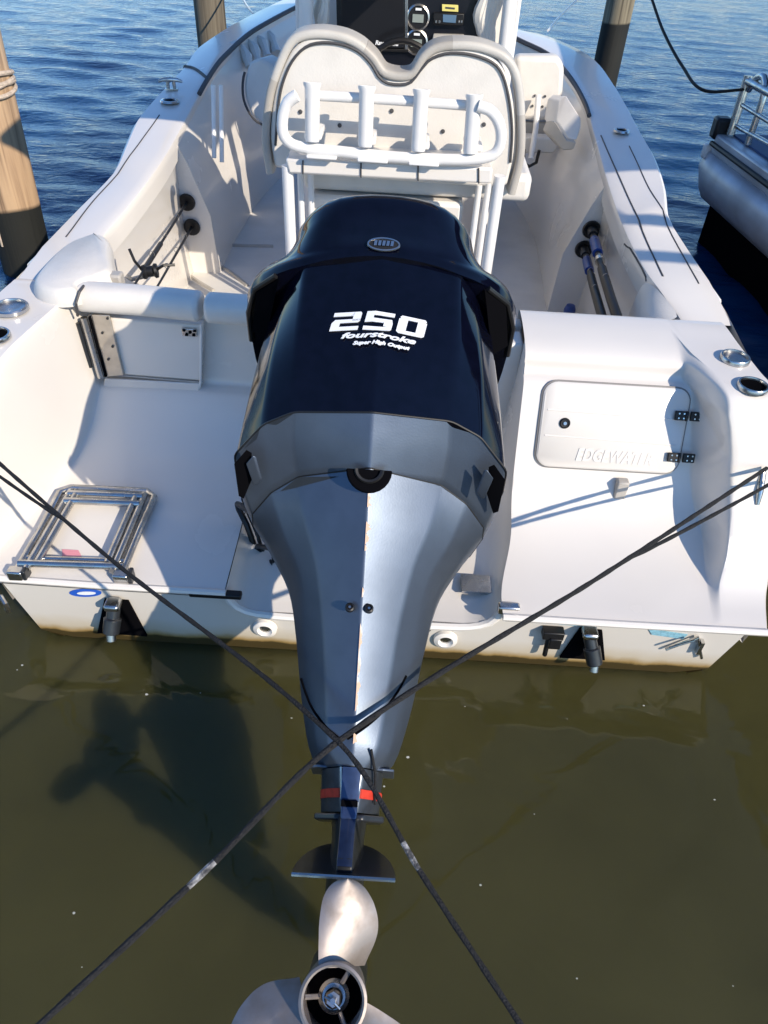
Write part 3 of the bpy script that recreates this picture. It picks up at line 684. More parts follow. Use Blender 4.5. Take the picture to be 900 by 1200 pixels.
# post box down to the sole
pl, pr = at(362,215,y=3.42), at(545,228,y=3.42)
bm = BM(); box(bm, V((pl.x+pr.x)/2, 3.62, .62), (pr.x-pl.x, .40, .66)); part('seat_base', bm, GEL, post, bev=.02)
bm = BM(); box(bm, V((pl.x+pr.x)/2+.0, 3.415, .70), ((pr.x-pl.x)*.62, .012, .22)); part('seat_base_door', bm, VINYL, post, bev=.005)
for (a, b) in (((337,200),(338,300)),((352,206),(353,300)),((364,206),(364,300)),((585,212),(577,300)),((572,220),(566,300)),((561,222),(556,300))):
    p0 = at(*a, y=RY+.05 + (.0 if a[0] in (337,585) else .2)); bm = BM()
    tube(bm, [p0 + V(0,0,.02), V(p0.x, p0.y + .02, .30)], .024 if a[0] in (337,585) else .014, 12); part('post_leg', bm, WPIPE, post)
# seat top behind the back rest
bm = BM(); box(bm, V(.06, 3.72, 1.02), (1.02,.55,.12)); part('seat_cushion', bm, VINYL, post, bev=.03, seg=3)

# ---- centre console and T-top
CY_ = 4.38
bl, br_ = at(388,70,y=CY_), at(580,80,y=CY_)
cxm = (bl.x+br_.x)/2
bm = BM(); box(bm, V(cxm, CY_+.55, .80), (1.02, 1.0, 1.02)); cons = part('console', bm, GEL, bev=.03, seg=3)
bm = BM(); prism(bm, [V(cxm-.51,CY_+.1,1.30), V(cxm+.51,CY_+.1,1.30), V(cxm+.51,CY_+.35,1.92), V(cxm-.51,CY_+.35,1.92)], V(0,.4,0)); part('dash_pod', bm, GEL, cons, bev=.02)
def dash(ps, y, th, mt, name, par, bev=.004):
    bm = BM(); prism(bm, [at(a,b,y=y) for a,b in ps], V(0,th,0)); return part(name, bm, mt, par, bev=bev)
panel = dash([(393,-30),(578,-30),(575,84),(396,82)], CY_, .1, mat('black_dash', (.006,.007,.012), .3), 'dash_panel', cons)
sc_ = dash([(399,-28),(474,-28),(474,57),(399,55)], CY_-.02, .02, SCREEN, 'chart_screen', cons)
dash([(474.5,-28),(478,-28),(478,58),(474.5,58)], CY_-.024, .02, STEEL, 'screen_bezel', cons, .001)
dash([(398,55.5),(478,58),(478,61),(398,58.5)], CY_-.024, .02, BLACK, 'screen_bezel', cons, .001)
sw = (at(468,0,y=CY_-.022).x - at(440,0,y=CY_-.022).x)
text_obj('screen_lettering', text_mesh('Raymarine', .026, (1,0,.0), (0,0,1), at(453,53,y=CY_-.023), .001, .2, .001, 1, sw), WHITE, cons)
for px, py in ((490,20),(488,49)):
    c = at(px,py,y=CY_-.008); r_ = .052
    bm = BM(); lathe(bm, c, (0,-1,0), [(r_*1.1,-.01),(r_*1.1,.012),(r_*.95,.016),(r_*.9,.008)], 26); ga = part('gauge', bm, STEEL, cons)
    bm = BM(); lathe(bm, c, (0,-1,0), [(r_*.92,.008),(0,.008)], 24); part('gauge_face', bm, BLACK, cons)
    bm = BM(); box(bm, c + V(0,-.012,-.004), (.055,.004,.034)); part('gauge_lcd', bm, GLOWG, cons)
    bm = BM(); box(bm, c + V(0,-.012,.034), (.03,.004,.010)); part('gauge_mark', bm, WHITE, cons)
rd = dash([(508,15),(544,16),(543,30),(508,29)], CY_-.03, .03, BLACK, 'radio', cons)
dash([(519,17),(535,18),(534,27),(519,26)], CY_-.034, .006, mat('blue_lcd', (.10,.18,.28), .2), 'radio_lcd', cons, .001)
for px in (511,515,538,541): dash([(px-1,24),(px+1,24),(px+1,27),(px-1,27)], CY_-.034, .006, STEEL, 'radio_knob', cons, .001)
dash([(518,5),(537,6),(537,14),(518,13)], CY_-.012, .006, YEL, 'yellow_sticker', cons, .001)
dash([(522,8),(533,9),(533,11),(522,10)], CY_-.014, .006, SEAM, 'sticker_print', cons, 0)
dash([(508,40),(544,41),(545,52),(506,50)], CY_-.03, .03, VINYLG, 'switch_panel', cons)
# T-top: four legs and hard top
legs = [((358,40),4.25),((592,60),4.25),((372,30),5.2),((582,40),5.2)]
for (q, y_) in legs:
    p = at(*q, y=y_); bm = BM(); x_ = p.x
    tube(bm, [V(x_,y_,.30), V(x_,y_,1.2), V(x_*.98,y_+.02,1.9), V(x_*.95,y_+.1,2.34)], .034, 12); part('top_leg', bm, WPIPE, boat)
for (q, y_) in (((350,40),4.26),((600,60),4.26)):
    p = at(*q, y=y_+.06); bm = BM(); tube(bm, [V(p.x+.0,y_+.06,.30), V(p.x,y_+.1,2.32)], .016, 10); part('top_leg', bm, WPIPE, boat)
bm = BM(); box(bm, V(cxm+.14, 3.95, 2.38), (1.2, 2.7, .05)); part('hard_top', bm, GEL, bev=.02)
# canvas gathered by the right leg, dark wheel behind the seat
for k in range(5):
    p0 = at(566+3*k, 2+4*k, y=CY_-.02); bm = BM(); tube(bm, spline([p0+V(0,0,.15), p0+V(.01,-.02,.05), p0+V(-.01,-.01,-.05), p0+V(.008,0,-.13-.02*k)], 12), [.028+.006*math.sin(i) for i in range(12)], 8); part('rolled_canvas', bm, VINYL, cons)
for k in range(3):
    p0 = at(374+3*k, 6+5*k, y=CY_-.02); bm = BM(); tube(bm, spline([p0+V(0,0,.12), p0+V(.01,-.02,.04), p0+V(-.006,-.01,-.05), p0+V(.004,0,-.13)], 12), [.022+.005*math.sin(i*1.3) for i in range(12)], 8); part('rolled_canvas', bm, VINYL if k else VINYLG, cons)
cw = at(470,92,y=4.2); bm = BM(); pts = [cw + V(.18*math.cos(a), .03*math.sin(a)-.02, .18*math.sin(a)-.02) for a in [2*math.pi*k/28 for k in range(28)]]
tube(bm, pts, .014, 8, closed=True); wheel = part('steering_wheel', bm, BLACK, cons)

# ---- bow seats
def boxpx(name, ps, y, th, mt, bev=.02, dv=None, par=boat):
    bm = BM(); prism(bm, [at(a,b,y=y) for a,b in ps], dv or V(0,th,0)); return part(name, bm, mt, par, bev=bev, seg=3)
sb = boxpx('bow_seat_back', [(604,66),(655,66),(662,78),(659,120),(652,142),(606,142)], 4.95, .12, VINYL, .03)
sc2 = boxpx('bow_seat_cushion', [(602,142),(652,144),(652,160),(602,160)], 5.0, .5, VINYLG, .012)
boxpx('bow_seat_front', [(598,160),(653,162),(653,175),(648,180),(598,180)], 4.85, .10, VINYL, .012)
bm = BM(); tube(bm, [at(631,112,y=4.9), at(628,150,y=4.82), at(622,186,y=4.76)], .017, 10); part('seat_strut', bm, WPIPE)
bm = BM(); c = at(621,188,y=4.76); tube(bm, [c+V(-.045,0,.06), c+V(-.04,0,-.01), c+V(0,0,-.035), c+V(.04,0,-.01), c+V(.045,0,.06)], .010, 8); part('strut_bracket', bm, BLACK)
bm = BM()
for dx, dz in ((-.03,.02),(.03,.02),(-.035,-.035),(.025,-.035)): lathe(bm, at(632,117,y=4.945)+V(dx,0,dz), (0,-1,0), [(.008,0),(.007,.004),(0,.004)], 8)
tag(part('strut_screw', bm, SEAM), kind='stuff')
bm = BM(); prism(bm, [at(656,118,y=4.55), at(664,112,y=4.6), at(681,138,y=4.4), at(681,150,y=4.35), at(676,165,y=4.25), at(665,163,y=4.3), at(652,142,y=4.45)], V(-.05,.12,-.02)); part('bow_side_cushion', bm, VINYL, bev=.012)
bm = BM(); prism(bm, [at(652,143,y=4.44), at(665,164,y=4.29), at(676,166,y=4.24), at(672,176,y=4.24), at(660,177,y=4.3), at(645,160,y=4.4)], V(-.03,.12,0)); part('bow_side_cushion_base', bm, VINYLG, bev=.008)
# left bow cushion and crumpled covers
lc = spline([at(292,72,y=5.0), at(286,95,y=4.95), at(288,120,y=4.9), at(302,142,y=4.85), at(322,146,y=4.85), at(326,110,y=4.9), at(318,78,y=4.95), at(305,68,y=5.0)], 30)
bm = BM(); prism(bm, lc, V(.06,.14,0)); part('bow_seat_back', bm, VINYL, bev=.03, seg=3)
bm = BM(); tube(bm, [p + V(-.005,-.01,0) for p in lc[2:14]], .008, 6); part('cushion_welt', bm, SEAM)
for k in range(4):
    p0 = at(276+11*k, 62-5*k, z=1.12); bm = BM(); tube(bm, spline([p0+V(-.1,-.06,.0), p0+V(-.02,.02,.03), p0+V(.05,.0,.02), p0+V(.1,-.08,-.06)], 10), [.03+.008*math.sin(2*i+k) for i in range(10)], 8); part('folded_cover', bm, VINYL)
# left inside: white tubes painting slivers of sunlight near the bulkhead
for (a, b) in (((250,100),(251,185)),((259,100),(260,190))):
    bm = BM(); p0 = at(*a, y=4.35); p1 = at(*b, y=4.2); tube(bm, [p0, p1], .012, 8); part('sun_sliver', bm, WPIPE)
# rod rack holes in the bulkheads
def rack_hole(px, py, y):
    bm = BM(); lathe(bm, at(px,py,y=y), (0,-1,0), [(.045,0),(.042,.012),(.03,.012),(0,.006)], 18); part('rod_rack_socket', bm, BLACK)
rack_hole(219,237,YB_L-.012); rack_hole(225,266,YB_L-.012)
rack_hole(693,269,YB_R-.012); rack_hole(684,292,YB_R-.012)
# sole mouldings on the left
for ps in ([(207,265),(211,290),(214,312),(226,326),(250,341)], [(228,268),(233,288),(246,304),(268,318),(290,335)], [(236,270),(244,282),(262,287),(320,289)]):
    bm = BM(); tube(bm, spline([at(a,b,z=.302) for a,b in ps], 24), .012, 6); part('deck_gutter', bm, VINYLG)
# blue cap on the sole to the right
bm = BM(); lathe(bm, at(668,362,z=.40), (0,0,1), [(.028,-.1),(.03,.0),(.022,.02),(0,.022)], 14); part('washdown_fitting', bm, BLUEGRIP)

# ------------------------------------------------------------------ outboard motor
T_ = math.radians(66)
MU = V(0, math.sin(T_), math.cos(T_)); MA = V(0, -math.cos(T_), math.sin(T_)); MO = at(433, 548, d=1.60)
def MP(x, u, a): return MO + V(1,0,0)*x + MU*u + MA*a
motor = thing('outboard_motor', MP(0,-.1,-.3), 'large black and grey outboard motor tilted up out of the water, marked 250', 'outboard motor')
def mpart(name, bm, mt, parent=motor, **k): return obj(name, bm, mt, parent, **k)
def ring(pts): return [MP(*p) for p in pts] + [MP(-x,u,a) for x,u,a in pts[::-1] if x > 1e-6]
def chamfer_ring(pts, r=.012, sharp=(1,2)):
    """round the listed corners of a half ring"""
    out = []
    for i, p in enumerate(pts):
        if i in sharp and 0 < i < len(pts)-1:
            P0, P1, P2 = V(*pts[i-1]), V(*p), V(*pts[i+1])
            a = P1 + (P0-P1).normalized()*r; b = P1 + (P2-P1).normalized()*r
            for t in (0,.33,.67,1): 
                out.append(tuple(((1-t)**2)*a + 2*t*(1-t)*P1 + t*t*b))
        elif i == 0:
            P1 = V(*p); P2 = V(*pts[1]); b = P1 + (P2-P1).normalized()*.006
            out.append((0, (p[1]+b.y)/2, (p[2]+b.z)/2)); out.append(tuple(b))
        else: out.append(tuple(p))
    return out
def interp_rings(rings, k):
    """spline between half rings (same point count)"""
    n = len(rings[0]); cols = [spline([V(*r[i]) for r in rings], k) for i in range(n)]
    return [[tuple(cols[i][j]) for i in range(n)] for j in range(k)]
def mloft(name, rings, mt, cap0=True, cap1=True, k=0, sharp=(1,2), r=.012, parent=motor, **kw):
    R = [chamfer_ring(q, r, sharp) for q in rings]
    if k: R = interp_rings(R, k)
    bm = BM(); loft(bm, [ring(q) for q in R], True, cap0, cap1)
    return mpart(name, bm, mt, parent, **kw)
seam = [(0,.095,.072),(.172,.108,.034),(.240,.090,.004),(.308,.047,-.065),(.315,.04,-.16),(.30,.03,-.36),(.2,.03,-.52),(0,.03,-.57)]
cmid = [(0,.27,.107),(.176,.26,.082),(.240,.25,.035),(.295,.24,-.06),(.305,.23,-.18),(.29,.2,-.4),(.18,.2,-.53),(0,.2,-.57)]
ctop = [(0,.495,.112),(.18,.472,.092),(.226,.46,.03),(.275,.45,-.06),(.285,.43,-.2),(.27,.41,-.4),(.17,.4,-.5),(0,.4,-.54)]
cowling = mloft('cowling', [seam, cmid, ctop], COWL, k=14, r=.014, sharp=(1,2,3))
# top cover: dome with side intakes flaring out over the cowling
def smooth_half(h, n=22): return [tuple(p) for p in spline([V(*q) for q in h], n)]
def sring(h, n=26):
    q = [V(*p) for p in h]; full = spline([V(-q[1].x,q[1].y,q[1].z)] + q + [V(-q[-2].x,q[-2].y,q[-2].z)], 6*n)
    pos = [p for p in full if p.x > 1e-4]
    k = spline([q[0]] + pos + [q[-1]], n); k[0].x = 0; k[-1].x = 0
    return [tuple(p) for p in k]
f0 = [(0,.488,.1165),(.11,.480,.108),(.180,.466,.095),(.245,.474,.056),(.308,.478,.0),(.334,.466,-.07),(.335,.445,-.16),(.312,.40,-.3),(.2,.38,-.5),(0,.38,-.56)]
f1 = [(0,.497,.1195),(.11,.490,.111),(.182,.480,.099),(.247,.492,.060),(.310,.506,.0),(.340,.500,-.065),(.340,.478,-.16),(.312,.41,-.3),(.2,.39,-.5),(0,.39,-.56)]
f2 = [(0,.505,.1200),(.11,.499,.111),(.180,.492,.098),(.241,.514,.055),(.295,.546,-.008),(.317,.546,-.085),(.315,.52,-.18),(.29,.43,-.3),(.19,.41,-.5),(0,.41,-.55)]
f3 = [(0,.515,.121),(.11,.511,.112),(.175,.507,.096),(.228,.532,.050),(.264,.570,-.015),(.277,.574,-.09),(.265,.54,-.18),(.245,.45,-.3),(.17,.43,-.48),(0,.43,-.53)]
d1 = [(0,.54,.137),(.10,.536,.130),(.165,.534,.106),(.217,.552,.052),(.243,.588,-.010),(.251,.592,-.09),(.242,.56,-.18),(.23,.47,-.3),(.16,.45,-.46),(0,.45,-.5)]
d2 = [(0,.585,.158),(.10,.582,.150),(.158,.579,.123),(.205,.580,.062),(.226,.602,.0),(.230,.602,-.08),(.225,.57,-.18),(.215,.50,-.3),(.15,.47,-.44),(0,.47,-.48)]
d3 = [(0,.630,.158),(.10,.628,.148),(.160,.626,.118),(.206,.624,.058),(.220,.632,-.005),(.220,.625,-.08),(.213,.595,-.18),(.19,.525,-.3),(.13,.49,-.41),(0,.49,-.44)]
d4 = [(0,.664,.122),(.09,.664,.112),(.150,.663,.085),(.190,.660,.035),(.203,.648,-.02),(.203,.63,-.09),(.192,.595,-.18),(.155,.55,-.28),(.10,.515,-.37),(0,.51,-.4)]
d5 = [(0,.680,.05),(.07,.680,.042),(.118,.679,.022),(.150,.675,-.01),(.162,.665,-.05),(.16,.65,-.1),(.145,.615,-.18),(.10,.575,-.26),(.06,.54,-.32),(0,.535,-.34)]
bm = BM(); R = interp_rings([sring(q) for q in (f0,f1,f2,f3,d1,d2,d3,d4,d5)], 40); loft(bm, [ring(q) for q in R], True, True, True)
topc = mpart('cowling_top', bm, COWL, ang=50)
# intake mouths under the flares
for s in (-1, 1):
    bm = BM(); prism(bm, [MP(s*.245,.470,.048), MP(s*.304,.470,-.004), MP(s*.328,.450,-.12), MP(s*.29,.42,-.12), MP(s*.262,.42,-.01)], MU*(-.012)); mpart('air_intake', bm, PIT)
    bm = BM(); tube(bm, [MP(s*.252,.470,.050), MP(s*.308,.474,-.004), MP(s*.333,.460,-.075), MP(s*.334,.438,-.16)], .007, 8); mpart('intake_lip', bm, BLACK)
# seam bead between black and grey
bm = BM(); sr = ring(chamfer_ring([(x*1.004, u-.001, a+.002) for x,u,a in seam], .014, (1,2,3))); tube(bm, sr, .0025, 6, closed=True); mpart('cowling_seal', bm, BLACK)
apron = [(0,0,0),(.165,-.012,-.05),(.236,-.03,-.11),(.282,-.035,-.175),(.28,-.035,-.33),(.2,-.03,-.5),(0,-.03,-.56)]
apron = [(0,0,0),(.165,.018,-.098),(.230,-.004,-.145),(.279,-.032,-.21),(.284,-.04,-.26),(.27,-.035,-.4),(.2,-.03,-.52),(0,-.03,-.57)]
mloft('lower_cowling', [apron, [tuple(V(*p)*.5+V(*q)*.5+V(.006 if p[0]>.1 else 0,0,.003)) for p,q in zip(apron,seam)], seam], GREY, k=9, sharp=(1,2,3), r=.008)
bm = BM(); tube(bm, ring(chamfer_ring([(x*.996,u,a-.001) for x,u,a in apron], .008, (1,2,3))), .0022, 6, closed=True); mpart('apron_seal', bm, BLACK)
for s in (-1, 1):   # arrow-shaped vents in the lower cowling
    bm = BM(); prism(bm, [MP(s*.262,.030,-.020), MP(s*.292,.012,-.055), MP(s*.292,-.022,-.15), MP(s*.268,.0,-.092)], MA*.012 + V(s*.010,0,0)); v_ = mpart('side_vent', bm, PIT)
    bm = BM(); prism(bm, [MP(s*.250,.022,-.022), MP(s*.270,.010,-.045), MP(s*.258,-.014,-.098), MP(s*.240,-.005,-.08)], MA*.010 + V(s*.006,0,0)); mpart('vent_louvre', bm, GREY, v_, bev=.003)
# water outlet hole at the top of the leg ridge
bm = BM()
hc = [MP(.05*math.cos(a), -.006+.046*math.sin(a), -.004+.020*math.sin(a)) for a in [math.pi + math.pi*k/12 for k in range(13)]]
prism(bm, hc, MA*.009); ho = mpart('idle_port', bm, PIT, bev=.003)
bm = BM(); tube(bm, [MP(.028*math.cos(a), -.008+.024*math.sin(a), .007+.010*math.sin(a)) for a in [math.pi + math.pi*k/12 for k in range(13)]], .005, 6); mpart('idle_port_rim', bm, BLACK, ho)
ap2 = [(x*.996, u-.0015, a-.0012) for x,u,a in apron]
legr = [ap2,
 [(0,-.07,-.033),(.145,-.072,-.125),(.198,-.085,-.19),(.233,-.098,-.265),(.236,-.1,-.32),(.22,-.1,-.42),(.15,-.1,-.52),(0,-.1,-.54)],
 [(0,-.17,-.08),(.112,-.165,-.152),(.150,-.176,-.207),(.182,-.185,-.27),(.186,-.185,-.34),(.17,-.185,-.42),(.1,-.185,-.5),(0,-.185,-.52)],
 [(-.0,-.30,-.145),(.086,-.296,-.200),(.122,-.30,-.250),(.154,-.30,-.295),(.157,-.30,-.35),(.145,-.30,-.42),(.08,-.30,-.49),(0,-.30,-.5)],
 [(0,-.45,-.208),(.068,-.446,-.251),(.098,-.45,-.292),(.127,-.45,-.335),(.129,-.45,-.38),(.115,-.45,-.44),(.05,-.45,-.49),(0,-.45,-.5)],
 [(0,-.56,-.246),(.050,-.56,-.267),(.080,-.56,-.303),(.098,-.56,-.35),(.099,-.56,-.395),(.094,-.56,-.44),(.04,-.56,-.49),(0,-.56,-.5)],
 [(0,-.590,-.262),(.032,-.590,-.280),(.056,-.590,-.315),(.074,-.590,-.36),(.077,-.590,-.40),(.074,-.590,-.45),(.04,-.590,-.49),(0,-.590,-.5)]]
leg_o = mloft('leg', legr, GREY, k=24, sharp=(1,2), r=.008)
# chipped paint along the ridge
for u, du, w_ in ((-.058,.012,.004),(-.072,.006,.005),(-.118,.012,.006),(-.140,.012,.005),(-.158,.006,.003),(-.335,.03,.003),(-.385,.03,.0032),(-.43,.02,.004),(-.462,.02,.003),(-.535,.012,.006),(-.245,.010,.002)):
    def ar(u_):
        us = [0,-.07,-.17,-.30,-.45,-.555]; as_ = [0,-.033,-.08,-.145,-.208,-.243]
        for i in range(5):
            if us[i] >= u_ >= us[i+1]: return as_[i] + (as_[i+1]-as_[i])*(us[i]-u_)/(us[i]-us[i+1])
        return -.243
    n_ = 9; L1 = []; L2 = []
    for k in range(n_):
        uu = u + du - 2*du*k/(n_-1); e_ = math.sin(math.pi*k/(n_-1)); x2 = .0012 + w_*2.0*e_*(.3+.7*random.random())
        L1.append(MP(.0, uu, ar(uu)+.0012)); L2.append(MP(x2, uu, ar(uu)+.0016 - x2*.62))
    bm = BM(); prism(bm, L1 + L2[1:-1][::-1], MA*.0006); mpart('paint_chip', bm, CHIP)
for s in (-1, 1):
    bm = BM(); c = MP(s*.021-.004, -.275, -.136); lathe(bm, c, MA, [(.010,-.004),(.010,.006),(.007,.008),(.006,.004),(0,.004)], 14); b_ = mpart('bolt', bm, BLACK)
    bm = BM(); lathe(bm, c + MA*.004, MA, [(.005,0),(.003,.003),(0,.003)], 8); mpart('bolt_socket', bm, STEEL, b_)
# splash plate and lower unit
bm = BM(); prism(bm, [MP(x,-.585,a) for x,a in ((-.094,-.33),(-.07,-.315),(.07,-.315),(.094,-.33),(.1,-.5),(-.1,-.5))], MU*(-.006)); mpart('splash_plate', bm, GREY, bev=.002)
lu = [[(0,-.593,-.268),(.026,-.593,-.272),(.055,-.593,-.31),(.070,-.593,-.36),(.072,-.593,-.45),(.03,-.593,-.56),(0,-.593,-.58)],
      [(0,-.64,-.286),(.023,-.64,-.29),(.05,-.64,-.325),(.067,-.64,-.37),(.069,-.64,-.46),(.03,-.64,-.57),(0,-.64,-.59)],
      [(0,-.68,-.30),(.018,-.68,-.304),(.046,-.68,-.34),(.065,-.68,-.38),(.068,-.68,-.47),(.03,-.68,-.58),(0,-.68,-.60)]]
mloft('lower_unit', lu, mat('slate_paint', (.10,.115,.14), .36, metal=.7, coat=.3, var=.3, vscale=30), k=8, sharp=(1,), r=.004)
bm = BM(); prism(bm, [MP(x,-.683,a) for x,a in ((-.078,-.36),(-.03,-.31),(.03,-.31),(.078,-.36),(.075,-.5),(-.075,-.5))], MU*(-.014)); mpart('cover_flange', bm, DARKP, bev=.004)
st = [[(0,-.69,-.29),(.017,-.69,-.293),(.030,-.69,-.34),(.040,-.69,-.40),(.04,-.69,-.5),(.02,-.69,-.58),(0,-.69,-.6)],
      [(0,-.74,-.255),(.016,-.74,-.258),(.028,-.74,-.31),(.036,-.74,-.38),(.036,-.74,-.5),(.02,-.74,-.58),(0,-.74,-.6)],
      [(0,-.785,-.215),(.016,-.785,-.218),(.030,-.785,-.28),(.040,-.785,-.36),(.04,-.785,-.5),(.02,-.785,-.58),(0,-.785,-.6)],
      [(0,-.90,-.30),(.012,-.90,-.305),(.03,-.90,-.33),(.04,-.90,-.38),(.04,-.90,-.5),(.02,-.90,-.58),(0,-.90,-.6)]]
mloft('gearcase_strut', st, DARKP, k=14, sharp=(1,), r=.004)
def ridge(name, pts, wd, mt):
    bm = BM(); rows = []
    for u, a in pts: rows.append([MP(-wd,u,a-.010), MP(-wd*.96,u,a+.004), MP(0,u,a+.007), MP(wd*.96,u,a+.004), MP(wd,u,a-.010)])
    loft(bm, rows, closed=False); return mpart(name, bm, mt)
ridge('trailing_edge', [(-.592,-.266),(-.66,-.290)], .020, BLUEP)
ridge('trailing_edge', [(-.695,-.286),(-.74,-.253),(-.784,-.216)], .0155, BLUEP)
bm = BM(); box(bm, MP(0,-.682,-.292), (.036,.03,.026), Matrix((V(1,0,0),MU,MA)).transposed()); mpart('water_inlet', bm, BLUEP, bev=.005)
bm = BM(); box(bm, MP(0,-.664,-.290), (.036,.012,.026), Matrix((V(1,0,0),MU,MA)).transposed()); mpart('edge_gap', bm, PIT)
for s in (-1, 1):
    bm = BM(); rw = [[MP(s*x, u, a + (u+.64)*.38) for u in (-.634,-.652)] for x, a in ((.0245,-.286),(.0515,-.3215),(.0685,-.3680),(.0715,-.42))]
    for q in rw: q.append(q[1] - V(s*.006,0,0) - MA*.004); q.append(q[0] - V(s*.006,0,0) - MA*.004)
    loft(bm, rw, True, True, True); mpart('red_decal', bm, RED)
    bm = BM(); prism(bm, [MP(s*.0215,-.592,-.274), MP(s*.0255,-.592,-.276), MP(s*.0205,-.655,-.297), MP(s*.0175,-.655,-.294)], MA*.010); mpart('edge_line', bm, STEEL)
# anti-ventilation plate
pl_ = [(-.102,-.205),(.102,-.205)] + [(.103*math.cos(a), -.225-.22*math.sin(a)) for a in [math.radians(d) for d in range(0,181,12)]]
def avu(a): return -.80 + .26*(-.205-a)*1.0
bm = BM(); prism(bm, [MP(x, min(avu(a),-.735), a) for x,a in pl_], MU*(-.007)); mpart('anti_ventilation_plate', bm, DARKP, bev=.002)
bm = BM(); tube(bm, [MP(-.102,-.803,-.203), MP(.102,-.803,-.203)], .0042, 6); mpart('plate_edge', bm, STEEL)
# gearcase torpedo and propeller
PU = -.985
bm = BM(); lathe(bm, MP(0,PU,-.20), -MA, [(.052,-.02),(.057,.06),(.06,.2),(.055,.35),(.035,.48),(.0,.54)], 22); mpart('gearcase', bm, DARKP)
prop = mpart('propeller', lathe(BM(), MP(0,PU,-.05), MA, [(.0495,-.14),(.0495,0),(.053,.003),(.0575,.001),(.058,-.01),(.0565,-.06),(.054,-.15),(.04,-.15)], 40), BLADE)
BL = [(.046,-.029,.050),(.060,-.031,.055),(.0786,-.033,.063),(.0917,-.034,.067),(.105,-.0352,.0690),(.124,-.0353,.0672),(.147,-.0335,.0585),(.160,-.0295,.0500),(.170,-.0235,.0415),(.178,-.0145,.0315),(.183,-.0035,.0200),(.1848,.004,.012)]
def blade(th0):
    bm = BM(); nc = 14; rings = []
    tab = spline([V(v, l, r_) for v, l, r_ in BL], 30)
    for q in tab:
        v, lft, rgt = q; f = (v-.046)/.139; rf = []; rb = []
        for j in range(nc+1):
            g = j/nc; x_ = lft + (rgt-lft)*g
            ax = -.085 - .050*math.atan2(x_, v) + .018*f + .010*math.cos(math.pi*(g-.5))
            th = .0034*math.sin(math.pi*g)**.6*(1-.7*f) + .0012
            ca, sa = math.cos(th0), math.sin(th0)
            P_ = MP(0,PU,0) + V(1,0,0)*(x_*ca + v*sa) + MU*(v*ca - x_*sa) + MA*ax
            rf.append(P_ + MA*th); rb.append(P_ - MA*th)
        rings.append(rf + rb[::-1])
    loft(bm, rings, True, True, True)
    return mpart('blade', bm, BLADE, prop)
for k in range(3): blade(math.radians(1 + 120*k))
bm = BM(); lathe(bm, MP(0,PU,-.12), MA, [(.0495,0),(.0,0)], 32); mpart('exhaust_bore', bm, PIT, prop)
bm = BM(); lathe(bm, MP(0,PU,-.12), MA, [(.027,0),(.027,.022),(.022,.026),(.020,.022),(.016,.022),(.016,.04)], 28); mpart('thrust_hub', bm, STEEL, prop)
bm = BM(); lathe(bm, MP(0,PU,-.10), MA, [(.0155,0),(.0155,.03),(.012,.034),(.006,.034),(.005,.05),(0,.05)], 6); mpart('prop_nut', bm, STEEL, prop)
bm = BM(); tube(bm, [MP(-.014,PU+.004,-.06), MP(.002,PU-.003,-.056), MP(.012,PU-.012,-.062)], .0022, 6); mpart('cotter_pin', bm, STEEL, prop)
for k in range(3):
    a = math.radians(150+120*k); bm = BM(); tube(bm, [MP(.026*math.sin(a),PU+.026*math.cos(a),-.09), MP(.0495*math.sin(a),PU+.0495*math.cos(a),-.075)], .0045, 6); mpart('hub_vane', bm, BLADE, prop)
# emblem and lettering
def ov(rx, ru, u, a, slope=.12, n=28): return [MP(rx*math.cos(t), u+ru*math.sin(t), a + slope*ru*math.sin(t)) for t in [2*math.pi*k/n for k in range(n)]]
bm = BM(); tube(bm, ov(.036,.0135,.512,.128,.35), .0028, 6, closed=True); em = mpart('emblem', bm, STEEL)
bm = BM(); prism(bm, ov(.035,.0125,.512,.1255,.35), MA*.002); mpart('emblem_plate', bm, BLACK, em)
bm = BM()
for dx in (-.019,-.0095,.0,.0095,.019): prism(bm, [MP(dx-.0035,.507,.1285), MP(dx+.003,.507,.1285), MP(dx+.0045,.518,.1325), MP(dx-.002,.518,.1325)], MA*.0012)
mpart('emblem_letters', bm, STEEL, em)
# surface position on the black aft face
def face(x, u):
    f = abs(x)/.176; return MP(x, u - .010*f, .1085 + (u-.27)*.02 - .024*f + .0020)
def digit(polys, x0, u0, w_, h_):
    bm = BM()
    for poly in polys:
        pts = []
        for (a, b) in poly:
            x = x0 + a*w_ + .32*b*h_*.55; pts.append(face(x, u0 + b*h_ - .022*(x)))
        A_ = [bm.verts.new(p) for p in pts]; B_ = [bm.verts.new(p + MA*.002) for p in pts]
        bm.faces.new(A_); bm.faces.new(B_[::-1])
        for k in range(len(pts)): bm.faces.new((A_[k], B_[k], B_[(k+1)%len(pts)], A_[(k+1)%len(pts)]))
    return bm
R_ = lambda a,b,c,d: [(a,b),(c,b),(c,d),(a,d)]
D2 = [R_(.0,.80,.75,1.0), [(.62,.80),(.75,1.0),(.95,1.0),(1.0,.92),(1.0,.5),(.72,.5),(.72,.8)], [(.0,.42),(.10,.60),(1.0,.60),(1.0,.52),(.93,.42)], R_(.0,.0,.30,.42), R_(.30,.0,1.0,.20)]
D5 = [R_(.28,.80,1.0,1.0), R_(.0,.42,.28,1.0), [(.28,.42),(1.0,.42),(.95,.62),(.28,.62)], [(.70,.2),(1.0,.2),(1.0,.42),(.70,.42)], [(.0,.0),(.94,.0),(1.0,.08),(1.0,.20),(.0,.20)]]
D0 = [[(.08,.82),(.92,.82),(.98,.9),(.92,1.0),(.08,1.0),(.02,.9)], R_(.0,.18,.32,.82), R_(.68,.18,1.0,.82), [(.08,.0),(.92,.0),(1.0,.08),(1.0,.18),(.0,.18),(.0,.08)]]
U0 = .285
